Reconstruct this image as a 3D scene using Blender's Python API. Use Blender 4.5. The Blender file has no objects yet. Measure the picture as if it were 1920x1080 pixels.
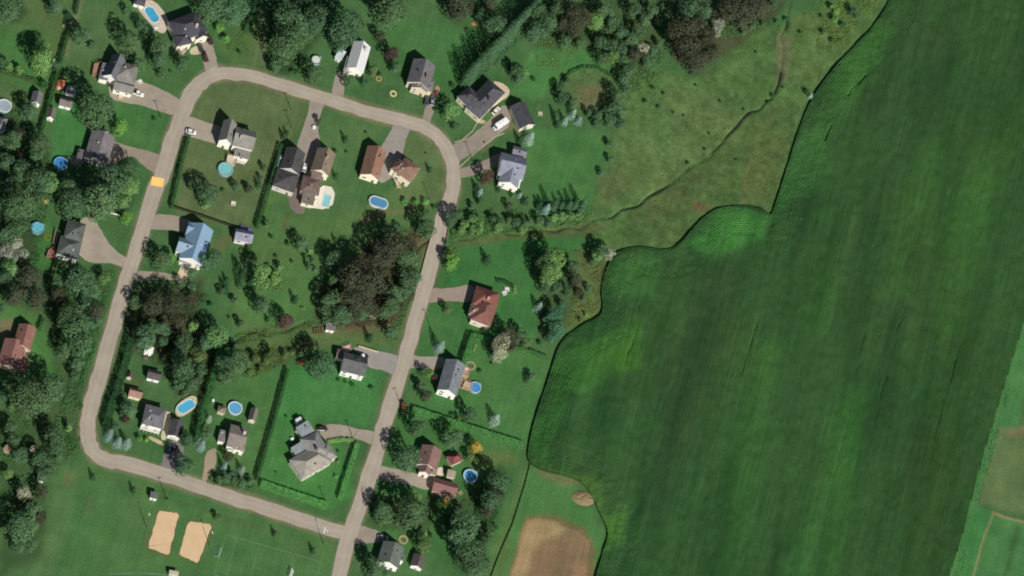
import bpy, bmesh, math, random
import numpy as np
from mathutils import Vector, Matrix
random.seed(7)
rng = np.random.default_rng(11)
SC = bpy.context.scene
COL = SC.collection
PX = 0.22                       # metres per photograph pixel on the ground
LF = 1.14                       # light on a level surface: rendered value / albedo
SUN_EL = math.radians(41.0)
SUN_AZ = math.radians(159.5)

# ------------------------------------------------------------------ camera
HC = 2000.0
CAM = Vector((-0.27 * HC, -0.54 * HC, HC))
FWD = (Vector((0, 0, 0)) - CAM).normalized()
UPV = (Vector((0, 1, 0)) - FWD * FWD.y).normalized()
RGT = FWD.cross(UPV).normalized()
DIST = CAM.length
FOC = 36.0 * DIST / (1920 * PX)
cam_d = bpy.data.cameras.new('camera')
cam = bpy.data.objects.new('camera', cam_d)
COL.objects.link(cam)
cam_d.sensor_width = 36.0
cam_d.lens = FOC
cam_d.clip_start = 10.0
cam_d.clip_end = 20000.0
rot = Matrix((RGT, UPV, -FWD)).transposed()
cam.matrix_world = Matrix.Translation(CAM) @ rot.to_4x4()
SC.camera = cam

def P(px, py, z=0.0):
    d = FWD * FOC + RGT * ((px - 960) / 1920 * 36.0) + UPV * ((540 - py) / 1920 * 36.0)
    t = (z - CAM.z) / d.z
    q = CAM + d * t
    return Vector((q.x, q.y, z))

def UNP(x, y, z=0.0):
    """world arrays -> photograph pixels (used only to look up which patch of land a spot lies in)"""
    dx, dy, dz = x - CAM.x, y - CAM.y, z - CAM.z
    f = dx * FWD.x + dy * FWD.y + dz * FWD.z
    r = dx * RGT.x + dy * RGT.y + dz * RGT.z
    u = dx * UPV.x + dy * UPV.y + dz * UPV.z
    return 960 + r / f * FOC / 36 * 1920, 540 - u / f * FOC / 36 * 1920

# ------------------------------------------------------------------ light
w = bpy.data.worlds.new('World')
SC.world = w
w.use_nodes = True
nt = w.node_tree
nt.nodes.clear()
sky = nt.nodes.new('ShaderNodeTexSky')
sky.sky_type = 'NISHITA'
sky.sun_disc = False
sky.sun_elevation = SUN_EL
sky.sun_rotation = SUN_AZ
bg = nt.nodes.new('ShaderNodeBackground')
bg.inputs[1].default_value = 0.05
wo = nt.nodes.new('ShaderNodeOutputWorld')
nt.links.new(sky.outputs[0], bg.inputs[0])
nt.links.new(bg.outputs[0], wo.inputs[0])
sd = bpy.data.lights.new('sun', 'SUN')
sd.energy = 5.0
sd.angle = math.radians(0.55)
sd.color = (1.0, 0.955, 0.88)
so = bpy.data.objects.new('sun', sd)
COL.objects.link(so)
SUND = Vector((math.sin(SUN_AZ) * math.cos(SUN_EL), math.cos(SUN_AZ) * math.cos(SUN_EL), math.sin(SUN_EL)))
so.rotation_euler = SUND.to_track_quat('Z', 'Y').to_euler()
so.location = SUND * 300
SC.view_settings.view_transform = 'Standard'
SC.view_settings.look = 'None'
SC.view_settings.exposure = 0.0
SC.view_settings.gamma = 1.0
SC.render.engine = 'CYCLES'
SC.cycles.pixel_filter_type = 'BLACKMAN_HARRIS'
SC.cycles.filter_width = 1.9
SC.cycles.max_bounces = 4
SC.cycles.use_adaptive_sampling = True

# ------------------------------------------------------------------ colour helpers
def lin1(c):
    c = c / 255.0
    return c / 12.92 if c <= 0.04045 else ((c + 0.055) / 1.055) ** 2.4

def A(r, g, b, k=1.0):
    """albedo that shows as this sRGB colour on sunlit level ground"""
    return tuple(min(0.9, lin1(v) / LF * k) for v in (r, g, b))

# ------------------------------------------------------------------ materials
def mat(name, base='obj', rough=0.85, n1=(3.0, 0.25), n2=(0.35, 0.15), spec=0.2, metal=0.0, island=0.0, transl=0.0, bump=0.0, streak=None):
    m = bpy.data.materials.new(name)
    m.use_nodes = True
    t = m.node_tree
    t.nodes.clear()
    N, Lk = t.nodes.new, t.links.new
    out = N('ShaderNodeOutputMaterial')
    b = N('ShaderNodeBsdfPrincipled')
    b.inputs['Roughness'].default_value = rough
    b.inputs['Specular IOR Level'].default_value = spec
    b.inputs['Metallic'].default_value = metal
    if base == 'obj':
        src = N('ShaderNodeObjectInfo').outputs['Color']
    elif base == 'vcol':
        a = N('ShaderNodeAttribute'); a.attribute_name = 'col'; src = a.outputs['Color']
    else:
        r_ = N('ShaderNodeRGB'); r_.outputs[0].default_value = (*base, 1); src = r_.outputs[0]
    tc = N('ShaderNodeNewGeometry')
    fac = None
    def mul(a_, b_):
        x = N('ShaderNodeMath'); x.operation = 'MULTIPLY'
        Lk(a_, x.inputs[0]); Lk(b_, x.inputs[1])
        return x.outputs[0]
    def ranged(sock, amt):
        r2 = N('ShaderNodeMapRange')
        r2.inputs['From Min'].default_value = 0.25; r2.inputs['From Max'].default_value = 0.75
        r2.inputs['To Min'].default_value = 1 - amt; r2.inputs['To Max'].default_value = 1 + amt
        Lk(sock, r2.inputs['Value'])
        return r2.outputs[0]
    first = None
    for sc_, amt in (n1, n2):
        if amt <= 0: continue
        nz = N('ShaderNodeTexNoise'); nz.inputs['Scale'].default_value = sc_; nz.inputs['Detail'].default_value = 4
        Lk(tc.outputs['Position'], nz.inputs['Vector'])
        first = first or nz
        v = ranged(nz.outputs['Fac'], amt)
        fac = v if fac is None else mul(fac, v)
    if streak:
        ang, sx, sy, amt = streak
        mp = N('ShaderNodeMapping'); mp.vector_type = 'TEXTURE'
        mp.inputs['Rotation'].default_value = (0, 0, ang)
        mp.inputs['Scale'].default_value = (1 / sx, 1 / sy, 1)
        Lk(tc.outputs['Position'], mp.inputs['Vector'])
        nz = N('ShaderNodeTexNoise'); nz.inputs['Scale'].default_value = 1; nz.inputs['Detail'].default_value = 5
        nz.inputs['Roughness'].default_value = 0.65
        Lk(mp.outputs[0], nz.inputs['Vector'])
        v = ranged(nz.outputs['Fac'], amt)
        fac = v if fac is None else mul(fac, v)
    if island > 0:
        r2 = N('ShaderNodeMapRange')
        r2.inputs['To Min'].default_value = 1 - island; r2.inputs['To Max'].default_value = 1 + island
        Lk(tc.outputs['Random Per Island'], r2.inputs['Value'])
        fac = r2.outputs[0] if fac is None else mul(fac, r2.outputs[0])
    if fac is not None:
        vm = N('ShaderNodeVectorMath'); vm.operation = 'SCALE'
        Lk(src, vm.inputs[0]); Lk(fac, vm.inputs['Scale'])
        src = vm.outputs[0]
    Lk(src, b.inputs['Base Color'])
    if bump > 0 and first is not None:
        bp = N('ShaderNodeBump'); bp.inputs['Strength'].default_value = bump; bp.inputs['Distance'].default_value = 0.3
        Lk(first.outputs['Fac'], bp.inputs['Height']); Lk(bp.outputs[0], b.inputs['Normal'])
    if transl > 0:
        tr = N('ShaderNodeBsdfTranslucent'); Lk(src, tr.inputs['Color'])
        mx = N('ShaderNodeMixShader'); mx.inputs[0].default_value = transl
        Lk(b.outputs[0], mx.inputs[1]); Lk(tr.outputs[0], mx.inputs[2]); Lk(mx.outputs[0], out.inputs[0])
    else:
        Lk(b.outputs[0], out.inputs[0])
    return m

M = {}
M['ground'] = mat('grass_and_soil', 'vcol', 0.95, (1.3, 0.20), (0.12, 0.12), 0.05, bump=0.25, streak=(math.radians(-14.5), .8, .05, .13))
M['crop'] = mat('crop_leaves', 'vcol', 0.9, (1.6, 0.22), (0.12, 0.10), 0.1, streak=(math.radians(-14.5), 0.9, 0.03, 0.22))
M['road'] = mat('worn_asphalt', 'vcol', 0.92, (1.6, 0.08), (0.13, 0.10), 0.15)
M['gravel'] = mat('gravel', 'obj', 0.95, (2.0, 0.10), (0.25, 0.12), 0.1)
M['shingle'] = mat('roof_shingle', 'obj', 0.85, (2.4, 0.18), (0.45, 0.20), 0.15)
M['metal_roof'] = mat('painted_metal', 'obj', 0.5, (1.5, 0.05), (0.4, 0.06), 0.3)
M['siding'] = mat('siding', 'obj', 0.8, (2.0, 0.06), (0.5, 0.06), 0.2)
M['trim'] = mat('white_trim', A(235, 235, 230), 0.7, (2, 0.04), (0.4, 0.04))
M['glass'] = mat('window_glass', (0.02, 0.025, 0.03), 0.08, (1, 0.0), (0.4, 0.0), 0.6)
M['wood'] = mat('wood_boards', 'obj', 0.85, (4.0, 0.20), (0.8, 0.15), 0.1)
M['leaf'] = mat('foliage', 'obj', 0.8, (0.7, 0.20), (0.25, 0.12), 0.12, island=0.22, transl=0.30)
M['bark'] = mat('bark', (0.09, 0.07, 0.05), 0.95, (3, 0.3), (0.5, 0.2), 0.05)
M['paint'] = mat('car_paint', 'obj', 0.28, (1, 0.0), (0.4, 0.0), 0.5)
M['tyre'] = mat('rubber', (0.02, 0.02, 0.02), 0.9, (1, 0.0), (0.4, 0.0))
M['rim'] = mat('wheel_metal', (0.5, 0.5, 0.5), 0.35, (1, 0.0), (0.4, 0.0), 0.5, metal=0.8)
M['lamp'] = mat('lamp_glass', (0.75, 0.75, 0.7), 0.15, (1, 0.0), (0.4, 0.0), 0.5)
M['plain'] = mat('painted_surface', 'obj', 0.6, (2.0, 0.06), (0.5, 0.05), 0.25)
M['water'] = mat('water', 'obj', 0.08, (0.7, 0.06), (0.3, 0.05), 0.5)
M['stream'] = mat('stream_water', (0.018, 0.022, 0.014), 0.15, (0.7, 0.2), (0.3, 0.2), 0.5)
M['sand'] = mat('sand', 'obj', 0.95, (1.2, 0.05), (0.25, 0.06), 0.05, bump=0.1)

# ------------------------------------------------------------------ mesh helper
class G:
    def __init__(s): s.v, s.f, s.m = [], [], []
    def face(s, pts, mi=0):
        n = len(s.v); s.v += [tuple(p) for p in pts]; s.f.append(tuple(range(n, n + len(pts)))); s.m.append(mi)
    def box(s, o, u, v, hl, hw, z0, z1, mi=0):
        o, u, v = Vector(o), Vector(u), Vector(v)
        c = [o - u*hl - v*hw, o + u*hl - v*hw, o + u*hl + v*hw, o - u*hl + v*hw]
        n = len(s.v)
        s.v += [(p.x, p.y, z0) for p in c] + [(p.x, p.y, z1) for p in c]
        for q in ((3,2,1,0), (4,5,6,7), (0,1,5,4), (1,2,6,5), (2,3,7,6), (3,0,4,7)):
            s.f.append(tuple(n + i for i in q)); s.m.append(mi)
    def prism(s, pts, z0, z1, mi=0, top=True, bottom=True, mside=None):
        n = len(s.v); k = len(pts)
        s.v += [(p[0], p[1], z0) for p in pts] + [(p[0], p[1], z1) for p in pts]
        ar = sum(pts[i][0]*pts[(i+1)%k][1] - pts[(i+1)%k][0]*pts[i][1] for i in range(k))
        idx = list(range(k))
        if ar < 0: idx = idx[::-1]
        if top: s.f.append(tuple(n + k + i for i in idx)); s.m.append(mi)
        if bottom: s.f.append(tuple(n + i for i in idx[::-1])); s.m.append(mi)
        for a in range(k):
            i, j = idx[a], idx[(a+1) % k]
            s.f.append((n+i, n+j, n+k+j, n+k+i)); s.m.append(mi if mside is None else mside)
    def slab(s, pts, faces, t, mi=0, me=1):
        """roof slab: top faces, bottom copy t below, edge faces"""
        n = len(s.v); k = len(pts)
        s.v += [tuple(p) for p in pts] + [(p[0], p[1], p[2] - t) for p in pts]
        cnt = {}
        for f in faces:
            s.f.append(tuple(n + i for i in f)); s.m.append(mi)
            s.f.append(tuple(n + k + i for i in reversed(f))); s.m.append(me)
            for a in range(len(f)):
                e = (f[a], f[(a+1) % len(f)]); cnt[e] = 1
        for (a, b) in cnt:
            if (b, a) not in cnt:
                s.f.append((n+b, n+a, n+k+a, n+k+b)); s.m.append(me)
    def tube(s, a, b, ra, rb, seg=8, mi=0, caps=True):
        a, b = Vector(a), Vector(b); d = (b - a).normalized()
        x = d.orthogonal().normalized(); y = d.cross(x); n = len(s.v)
        for p, r in ((a, ra), (b, rb)):
            for i in range(seg):
                t = 2*math.pi*i/seg; q = p + (x*math.cos(t) + y*math.sin(t))*r; s.v.append(tuple(q))
        for i in range(seg):
            j = (i+1) % seg; s.f.append((n+i, n+j, n+seg+j, n+seg+i)); s.m.append(mi)
        if caps:
            s.f.append(tuple(n+i for i in reversed(range(seg)))); s.m.append(mi)
            s.f.append(tuple(n+seg+i for i in range(seg))); s.m.append(mi)
    def mesh(s, name, mats):
        me = bpy.data.meshes.new(name); me.from_pydata(s.v, [], s.f); me.update()
        for m in mats: me.materials.append(m)
        if len(mats) > 1: me.polygons.foreach_set('material_index', s.m)
        return me

def put(name, me, parent=None, loc=None, rz=0.0, col=None):
    o = bpy.data.objects.new(name, me); COL.objects.link(o)
    if parent is not None: o.parent = parent
    if loc is not None: o.location = loc
    o.rotation_euler = (0, 0, rz)
    if col is not None: o.color = (*col[:3], 1)
    return o

def tag(o, label, cat, group=None):
    o['label'] = label; o['category'] = cat
    if group: o['group'] = group
    return o

def thing(name, label, cat, loc=(0, 0, 0), rz=0.0, group=None):
    o = bpy.data.objects.new(name, None); COL.objects.link(o)
    o.location = loc; o.rotation_euler = (0, 0, rz); o.empty_display_size = 0.5
    return tag(o, label, cat, group)

def struct(o, kind='structure'): o['kind'] = kind; return o

def chaikin(pts, n=2, closed=True):
    for _ in range(n):
        q = []
        m = len(pts)
        rngi = range(m) if closed else range(m - 1)
        if not closed: q.append(pts[0])
        for i in rngi:
            a, b = pts[i], pts[(i+1) % m]
            q.append((a[0]*.75 + b[0]*.25, a[1]*.75 + b[1]*.25)); q.append((a[0]*.25 + b[0]*.75, a[1]*.25 + b[1]*.75))
        if not closed: q.append(pts[-1])
        pts = q
    return pts

def catmull(pts, k=8):
    out = []
    p = [pts[0]] + list(pts) + [pts[-1]]
    for i in range(1, len(p) - 2):
        for j in range(k):
            t = j / k
            out.append(tuple(0.5*((2*p[i][a]) + (-p[i-1][a]+p[i+1][a])*t + (2*p[i-1][a]-5*p[i][a]+4*p[i+1][a]-p[i+2][a])*t*t + (-p[i-1][a]+3*p[i][a]-3*p[i+1][a]+p[i+2][a])*t**3) for a in range(len(pts[0]))))
    out.append(tuple(pts[-1]))
    return out

def dirw(a, c=(960, 540)):
    """unit world direction of an image angle (degrees, clockwise from image right)"""
    r = math.radians(a)
    d = P(c[0] + 50*math.cos(r), c[1] + 50*math.sin(r)) - P(*c)
    return d.normalized()

# ------------------------------------------------------------------ numpy helpers
def vnoise(x, y, s, seed):
    g = np.random.default_rng(seed).random((128, 128))
    u, v = x / s, y / s
    i, j = np.floor(u).astype(int), np.floor(v).astype(int)
    fu, fv = u - i, v - j
    fu, fv = fu*fu*(3-2*fu), fv*fv*(3-2*fv)
    a, b, c, d = g[i % 128, j % 128], g[(i+1) % 128, j % 128], g[i % 128, (j+1) % 128], g[(i+1) % 128, (j+1) % 128]
    return (a*(1-fu) + b*fu)*(1-fv) + (c*(1-fu) + d*fu)*fv

def fbm(x, y, s, seed, o=4):
    t, am, tot = 0, 1.0, 0
    for k in range(o):
        t = t + am*vnoise(x, y, s/2**k, seed+k); tot += am; am *= 0.5
    return t / tot

def seg_dist(x, y, pts, closed):
    d = np.full(x.shape, 1e9)
    n = len(pts)
    for i in range(n if closed else n-1):
        ax, ay = pts[i]; bx, by = pts[(i+1) % n]
        vx, vy = bx-ax, by-ay; L2 = vx*vx+vy*vy + 1e-9
        t = np.clip(((x-ax)*vx + (y-ay)*vy)/L2, 0, 1)
        d = np.minimum(d, np.hypot(x-ax-t*vx, y-ay-t*vy))
    return d

def inside(x, y, pts):
    r = np.zeros(x.shape, bool); n = len(pts)
    for i in range(n):
        ax, ay = pts[i]; bx, by = pts[(i+1) % n]
        if ay == by: continue
        c = ((ay > y) != (by > y)) & (x < (bx-ax)*(y-ay)/(by-ay) + ax)
        r ^= c
    return r

def grid_mesh(name, vx, vy, vz, faces, col, m):
    me = bpy.data.meshes.new(name)
    n = len(vx); co = np.empty((n, 3)); co[:, 0] = vx; co[:, 1] = vy; co[:, 2] = vz
    me.vertices.add(n); me.vertices.foreach_set('co', co.ravel())
    nf = len(faces); k = faces.shape[1]
    me.loops.add(nf*k); me.loops.foreach_set('vertex_index', faces.ravel().astype(np.int32))
    me.polygons.add(nf); me.polygons.foreach_set('loop_start', np.arange(0, nf*k, k, dtype=np.int32))
    me.update(calc_edges=True)
    if col is not None:
        at = me.attributes.new('col', 'FLOAT_COLOR', 'POINT')
        c4 = np.ones((n, 4), np.float32); c4[:, :3] = col
        at.data.foreach_set('color', c4.ravel())
    me.materials.append(m)
    me.validate()
    return me
# ------------------------------------------------------------------ roads, water and land data (photograph pixels)
ROAD_W = [(410,136),(388,146),(372,160),(355,181),(339,220),(324,260),(314,293),(303,330),(290,360),(270,420),(252,480),(233,540),(216,600),(199,660),(182,720),(168,770),(164,805),(168,832),(180,852),(203,864),(233,869),(300,888),(380,915),(437,934),(500,953),(560,974),(615,992),(652,1000)]
ROAD_E = [(394,142),(420,138),(470,142),(520,157),(580,176),(642,195),(692,211),(745,224),(785,234),(808,247),(829,265),(842,290),(850,320),(848,360),(839,390),(828,420),(812,480),(796,540),(779,600),(763,660),(744,720),(725,780),(709,840),(690,900),(671,960),(652,1015),(636,1080),(622,1130)]
STREAM = [(1482,-10),(1475,40),(1466,100),(1461,150),(1440,182),(1405,215),(1370,248),(1345,278),(1318,302),(1296,308),(1270,332),(1240,350),(1205,378),(1165,398),(1120,412),(1085,424),(1040,430),(1000,431),(960,437),(930,432),(905,440),(890,448),(862,452)]
STREAM2 = [(795,452),(770,480),(735,540),(700,575),(660,598),(625,600),(575,604),(545,618),(515,622),(490,628),(466,628),(440,640),(405,650),(370,660)]
DITCH = [(570,635),(555,648),(530,652),(500,662)]
CORN = [(1670,-12),(1655,22),(1625,62),(1590,98),(1560,130),(1530,170),(1511,206),(1494,250),(1480,296),(1465,342),(1452,382),(1444,402),(1430,394),(1405,388),(1372,387),(1345,392),(1322,405),(1300,425),(1280,450),(1262,464),(1240,468),(1205,465),(1178,466),(1158,472),(1143,488),(1132,515),(1126,548),(1128,575),(1122,592),(1100,605),(1068,625),(1050,645),(1038,672),(1024,715),(1008,765),(996,806),(988,846),(992,868),(1020,884),(1060,894),(1088,906),(1105,925),(1122,960),(1138,999),(1130,1030),(1118,1070),(1112,1095),(1775,1095),(1790,1050),(1808,990),(1828,910),(1848,840),(1872,760),(1897,680),(1920,605),(1990,380),(1990,-12)]
NE = CORN.index((1112,1095)) + 1
CORN_EDGE = CORN[:NE]
MEADOW = [(1195,118),(1250,135),(1300,150),(1365,110),(1400,55),(1470,45),(1560,0),(1670,-15),(1600,95),(1530,170),(1490,260),(1444,402),(1380,388),(1320,405),(1262,466),(1150,470),(1110,440),(1010,440),(860,458),(850,445),(1000,425),(1100,412),(1110,380),(1140,330),(1150,250),(1170,190)]

# (polygon, sRGB shown, softness px, strength)
ZONES = [
 ([(-400,-300),(2400,-300),(2400,1400),(-400,1400)], (64,104,60), 5, 1),
 # lots
 ([(355,225),(395,165),(470,150),(580,185),(570,235),(520,290),(495,380),(470,430),(330,395),(345,270)], (88,108,68), 8, 1),
 ([(640,200),(720,230),(690,290),(640,300),(625,330),(640,395),(760,400),(820,395),(850,330),(840,280),(770,250),(745,310),(720,380),(500,380),(520,300),(600,220)], (76,112,64), 10, .9),
 ([(745,262),(800,255),(835,290),(842,340),(825,390),(770,395),(740,380)], (86,112,68), 8, 1),
 ([(480,390),(560,400),(660,400),(800,410),(720,440),(600,560),(460,640),(430,600),(450,470)], (74,112,62), 12, 1),
 ([(450,560),(600,470),(610,560),(560,610),(460,610)], (72,118,62), 12, .8),
 ([(460,610),(600,610),(760,600),(740,650),(620,650),(500,670),(450,660)], (82,108,62), 10, .8),
 ([(445,650),(560,640),(620,645),(560,665),(520,690),(470,715),(445,705)], (78,98,58), 8, .9),
 ([(520,690),(560,680),(650,700),(720,690),(690,800),(600,790),(510,860),(485,830)], (62,124,64), 10, 1),
 ([(440,700),(535,690),(480,900),(400,880),(390,820)], (66,112,60), 8, 1),
 ([(480,900),(500,840),(640,830),(660,930),(620,955)], (60,122,60), 8, 1),
 ([(760,30),(910,60),(870,160),(830,150),(720,110),(700,60)], (66,114,62), 8, 1),
 ([(720,80),(740,84),(862,152),(840,172),(715,110)], (58,104,54), 8, .9),
 ([(835,470),(980,445),(1100,440),(1110,460),(1000,480),(1010,560),(1000,640),(870,640),(830,540)], (54,110,56), 8, 1),
 ([(800,560),(880,570),(900,620),(860,680),(780,660)], (58,112,58), 8, 1),
 ([(880,640),(1030,670),(990,830),(780,770),(800,720),(860,740)], (62,114,60), 8, 1),
 ([(700,870),(740,770),(980,840),(930,1060),(700,1050)], (62,110,58), 8, 1),
 ([(890,840),(960,850),(970,870),(880,880)], (88,108,60), 10, .8),
 ([(990,240),(1140,250),(1135,320),(1100,380),(1000,370),(985,300)], (66,116,62), 8, 1),
 ([(1000,90),(1080,80),(1150,110),(1140,140),(1060,150),(1000,190),(960,170)], (70,124,66), 8, 1),
 ([(1060,140),(1110,125),(1150,145),(1150,190),(1100,212),(1060,195)], (80,106,62), 10, .8),
 ([(1085,165),(1130,160),(1140,185),(1105,205),(1080,195)], (116,110,78), 10, .7),
 ([(100,180),(190,190),(165,290),(100,300)], (60,118,62), 8, 1),
 ([(205,190),(310,205),(290,285),(200,260)], (62,114,60), 8, 1),
 ([(0,0),(130,0),(90,230),(0,200)], (78,106,60), 12, .8),
 ([(0,55),(70,50),(110,130),(60,180),(0,130)], (62,116,60), 14, .8),
 ([(145,0),(300,0),(330,90),(180,150),(120,150)], (72,108,64), 12, .8),
 ([(145,0),(158,0),(140,60),(125,110),(115,105)], (106,116,84), 6, .8),
 ([(300,90),(420,130),(330,170),(260,130)], (64,104,58), 8, 1),
 ([(405,80),(500,0),(490,130),(420,115)], (74,108,60), 8, 1),
 ([(60,400),(110,420),(100,520),(50,500)], (58,110,56), 8, 1),
 ([(170,400),(250,410),(230,480),(190,430)], (64,104,58), 8, 1),
 ([(0,540),(85,580),(80,690),(0,690)], (70,118,62), 8, 1),
 ([(70,600),(90,640),(130,710),(100,720),(60,690)], (64,116,58), 6, 1),
 ([(115,1080),(60,1080),(110,870),(250,880),(640,1000),(620,1080)], (68,112,62), 8, 1),
 ([(120,880),(160,880),(100,1080),(60,1080)], (80,116,68), 12, .7),
 ([(1000,845),(1075,900),(1136,1000),(1110,1090),(905,1090)], (66,118,62), 6, 1),
 ([(1000,845),(960,985),(945,1090),(900,1090)], (82,112,62), 10, .8),
 ([(1000,855),(1070,890),(1100,905),(1060,912),(1010,890)], (112,112,80), 8, .8),
 # meadow and far fields
 (MEADOW, (76,110,60), 6, 1),
 ([(1200,180),(1300,160),(1420,170),(1400,215),(1330,290),(1240,350),(1160,390),(1120,390),(1160,260)], (84,114,66), 14, .8),
 ([(1260,470),(1150,440),(1250,350),(1345,280),(1440,190),(1500,190),(1480,300),(1440,400),(1370,388),(1310,410)], (70,100,54), 10, .9),
 ([(1230,420),(1170,410),(1240,360),(1300,320),(1330,330),(1280,400)], (72,92,52), 14, .8),
 ([(1390,320),(1440,260),(1470,250),(1440,370),(1400,385)], (84,100,56), 14, .5),
 ([(1250,160),(1290,190),(1400,210),(1370,240),(1240,220)], (92,110,66), 16, .4),
 ([(1120,330),(1170,310),(1190,350),(1130,390)], (90,100,60), 12, .6),
 ([(1480,30),(1560,20),(1620,40),(1540,140),(1500,150),(1480,100)], (84,110,62), 12, .7),
 ([(1455,60),(1485,70),(1480,150),(1455,150)], (108,104,80), 8, .7),
 ([(1298,378),(1330,378),(1330,396),(1300,398)], (112,82,64), 6, .6),
 ([(1020,436),(1110,415),(1150,425),(1100,445),(940,450),(860,462),(860,452),(960,440)], (86,90,58), 6, .6),
 ([(1090,470),(1160,480),(1120,590),(1060,620),(1070,560)], (88,104,60), 8, .9),
 ([(1085,560),(1125,555),(1122,592),(1065,622),(1060,600)], (92,112,60), 8, .8),
 ([(1930,560),(1960,560),(1900,840),(1870,800),(1800,1090),(1770,1090),(1850,800)], (66,122,66), 6, 1),
 ([(1868,812),(1990,790),(1990,980),(1900,960),(1832,945)], (88,114,70), 6, 1),
 ([(1868,806),(1930,796),(1990,800),(1990,818),(1900,816)], (120,110,80), 5, .7),
 ([(1832,950),(1868,962),(1828,1090),(1790,1090)], (60,124,66), 4, 1),
 ([(1868,965),(1920,978),(1990,990),(1990,1090),(1830,1090)], (64,120,66), 4, 1),
 ([(1905,985),(1915,988),(1885,1090),(1875,1090)], (50,90,48), 4, .7),
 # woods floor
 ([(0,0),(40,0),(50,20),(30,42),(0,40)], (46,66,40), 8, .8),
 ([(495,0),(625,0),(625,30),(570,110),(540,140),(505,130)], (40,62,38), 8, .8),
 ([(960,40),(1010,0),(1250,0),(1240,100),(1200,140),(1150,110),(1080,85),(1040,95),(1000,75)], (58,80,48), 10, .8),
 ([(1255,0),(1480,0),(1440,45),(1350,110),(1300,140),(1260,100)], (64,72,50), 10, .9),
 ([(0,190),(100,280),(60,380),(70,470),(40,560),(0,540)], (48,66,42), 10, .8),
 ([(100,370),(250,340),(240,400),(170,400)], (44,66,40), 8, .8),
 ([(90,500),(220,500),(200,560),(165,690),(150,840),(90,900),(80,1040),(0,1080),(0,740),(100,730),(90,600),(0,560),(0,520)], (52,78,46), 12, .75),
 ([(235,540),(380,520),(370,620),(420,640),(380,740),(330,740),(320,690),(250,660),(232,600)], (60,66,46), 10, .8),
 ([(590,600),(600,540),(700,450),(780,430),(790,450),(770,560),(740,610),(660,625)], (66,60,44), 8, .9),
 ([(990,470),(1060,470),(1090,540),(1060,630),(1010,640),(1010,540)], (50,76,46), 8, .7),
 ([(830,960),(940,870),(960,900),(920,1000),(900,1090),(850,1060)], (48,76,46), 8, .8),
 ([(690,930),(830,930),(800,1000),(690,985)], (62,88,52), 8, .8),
 ([(400,880),(480,900),(470,918),(390,908)], (58,88,50), 5, .9),
 ([(740,640),(765,640),(735,760),(720,760)], (96,108,72), 6, .5),
 ([(610,620),(745,600),(735,615),(620,628)], (112,108,76), 6, .5),
 ([(560,200),(590,195),(560,240),(545,280)], (80,104,64), 6, .6),
 ([(470,120),(500,10),(490,10),(465,110)], (100,108,78), 5, .35),
 ([(490,125),(494,60),(499,10),(505,10),(500,60),(497,125)], (120,116,90), 2.5, .6),
 ([(477,125),(484,60),(490,10),(494,10),(488,60),(482,125)], (120,116,90), 2.5, .5),
 # bare spots round courts, goal, sheds
 ([(296,955),(338,964),(318,1046),(274,1024)], (96,98,62), 6, .9),
 ([(356,972),(402,982),(374,1060),(334,1042)], (96,98,62), 6, .9),
 ([(985,966),(1035,964),(1100,990),(1118,1030),(1108,1110),(944,1110)], (108,98,66), 6, .9),
 ([(988,974),(1012,970),(1034,976),(1056,986),(1088,998),(1106,1016),(1104,1050),(1094,1110),(944,1110),(964,1050),(976,1004)], (138,112,86), 3, 1),
 ([(990,978),(1010,974),(1040,982),(1062,994),(1040,1010),(1016,1014),(998,1040),(984,1100),(950,1104),(968,1050),(980,1006)], (166,144,104), 7, .9),
 ([(1010,1030),(1060,1020),(1080,1060),(1060,1100),(1000,1100)], (128,104,78), 10, .6),
 ([(122,885),(136,890),(128,912),(118,905)], (112,112,74), 4, .6),
 ([(163,938),(175,935),(170,970),(162,965)], (104,108,70), 5, .5),
 ([(535,405),(545,400),(540,430),(528,430)], (92,92,60), 4, .6),
 ([(690,395),(770,392),(775,396),(740,402),(700,418),(668,420)], (112,112,72), 4, .6),
 ([(395,455),(440,425),(440,445),(410,480)], (86,94,58), 6, .7),
 ([(215,500),(236,470),(250,490),(235,540),(222,600)], (96,104,68), 6, .6),
 ([(770,445),(812,430),(795,490)], (104,92,66), 5, .6),
 ([(22,272),(45,280),(50,305),(35,300)], (130,116,90), 4, .7),
 ([(0,600),(25,600),(25,650),(0,640)], (112,104,80), 5, .8),
 ([(250,700),(265,720),(240,740),(225,735)], (92,92,62), 5, .5),
]
BARE_LINES = [  # (polyline, width px, colour, softness, strength)
 (ROAD_W, 17, (126,120,94), 5, .85), (ROAD_E, 16, (126,120,94), 5, .85),
 ([(1862,962),(1838,1030),(1822,1090)], 1.6, (150,132,96), 2, .9), ([(1862,962),(1890,972),(1960,990)], 1.8, (150,132,96), 2, .9),
 ([(905,275),(935,240),(968,235)], 10, (120,112,84), 4, .5),
 ([(1448,220),(1420,260),(1400,330),(1390,390)], 3, (112,112,72), 4, .4),
 ([(245,875),(300,893),(420,925),(600,985)], 9, (92,98,62), 8, .5),
 ([(165,880),(330,940),(560,1010),(610,1030)], 3, (74,96,52), 4, .5),
 ([(640,1090),(625,1020),(608,1000)], 4, (84,104,64), 3, .5),
]
# ------------------------------------------------------------------ ground sheet
def axis(lo, hi, step, far):
    c = np.arange(lo, hi + step/2, step)
    g = [step*2**k for k in range(1, 14)]
    a, out = hi, []
    for s in g:
        a += s; out.append(a)
        if a > far: break
    b, out2 = lo, []
    for s in g:
        b -= s; out2.append(b)
        if b < -far: break
    return np.array(out2[::-1] + list(c) + out)

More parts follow.
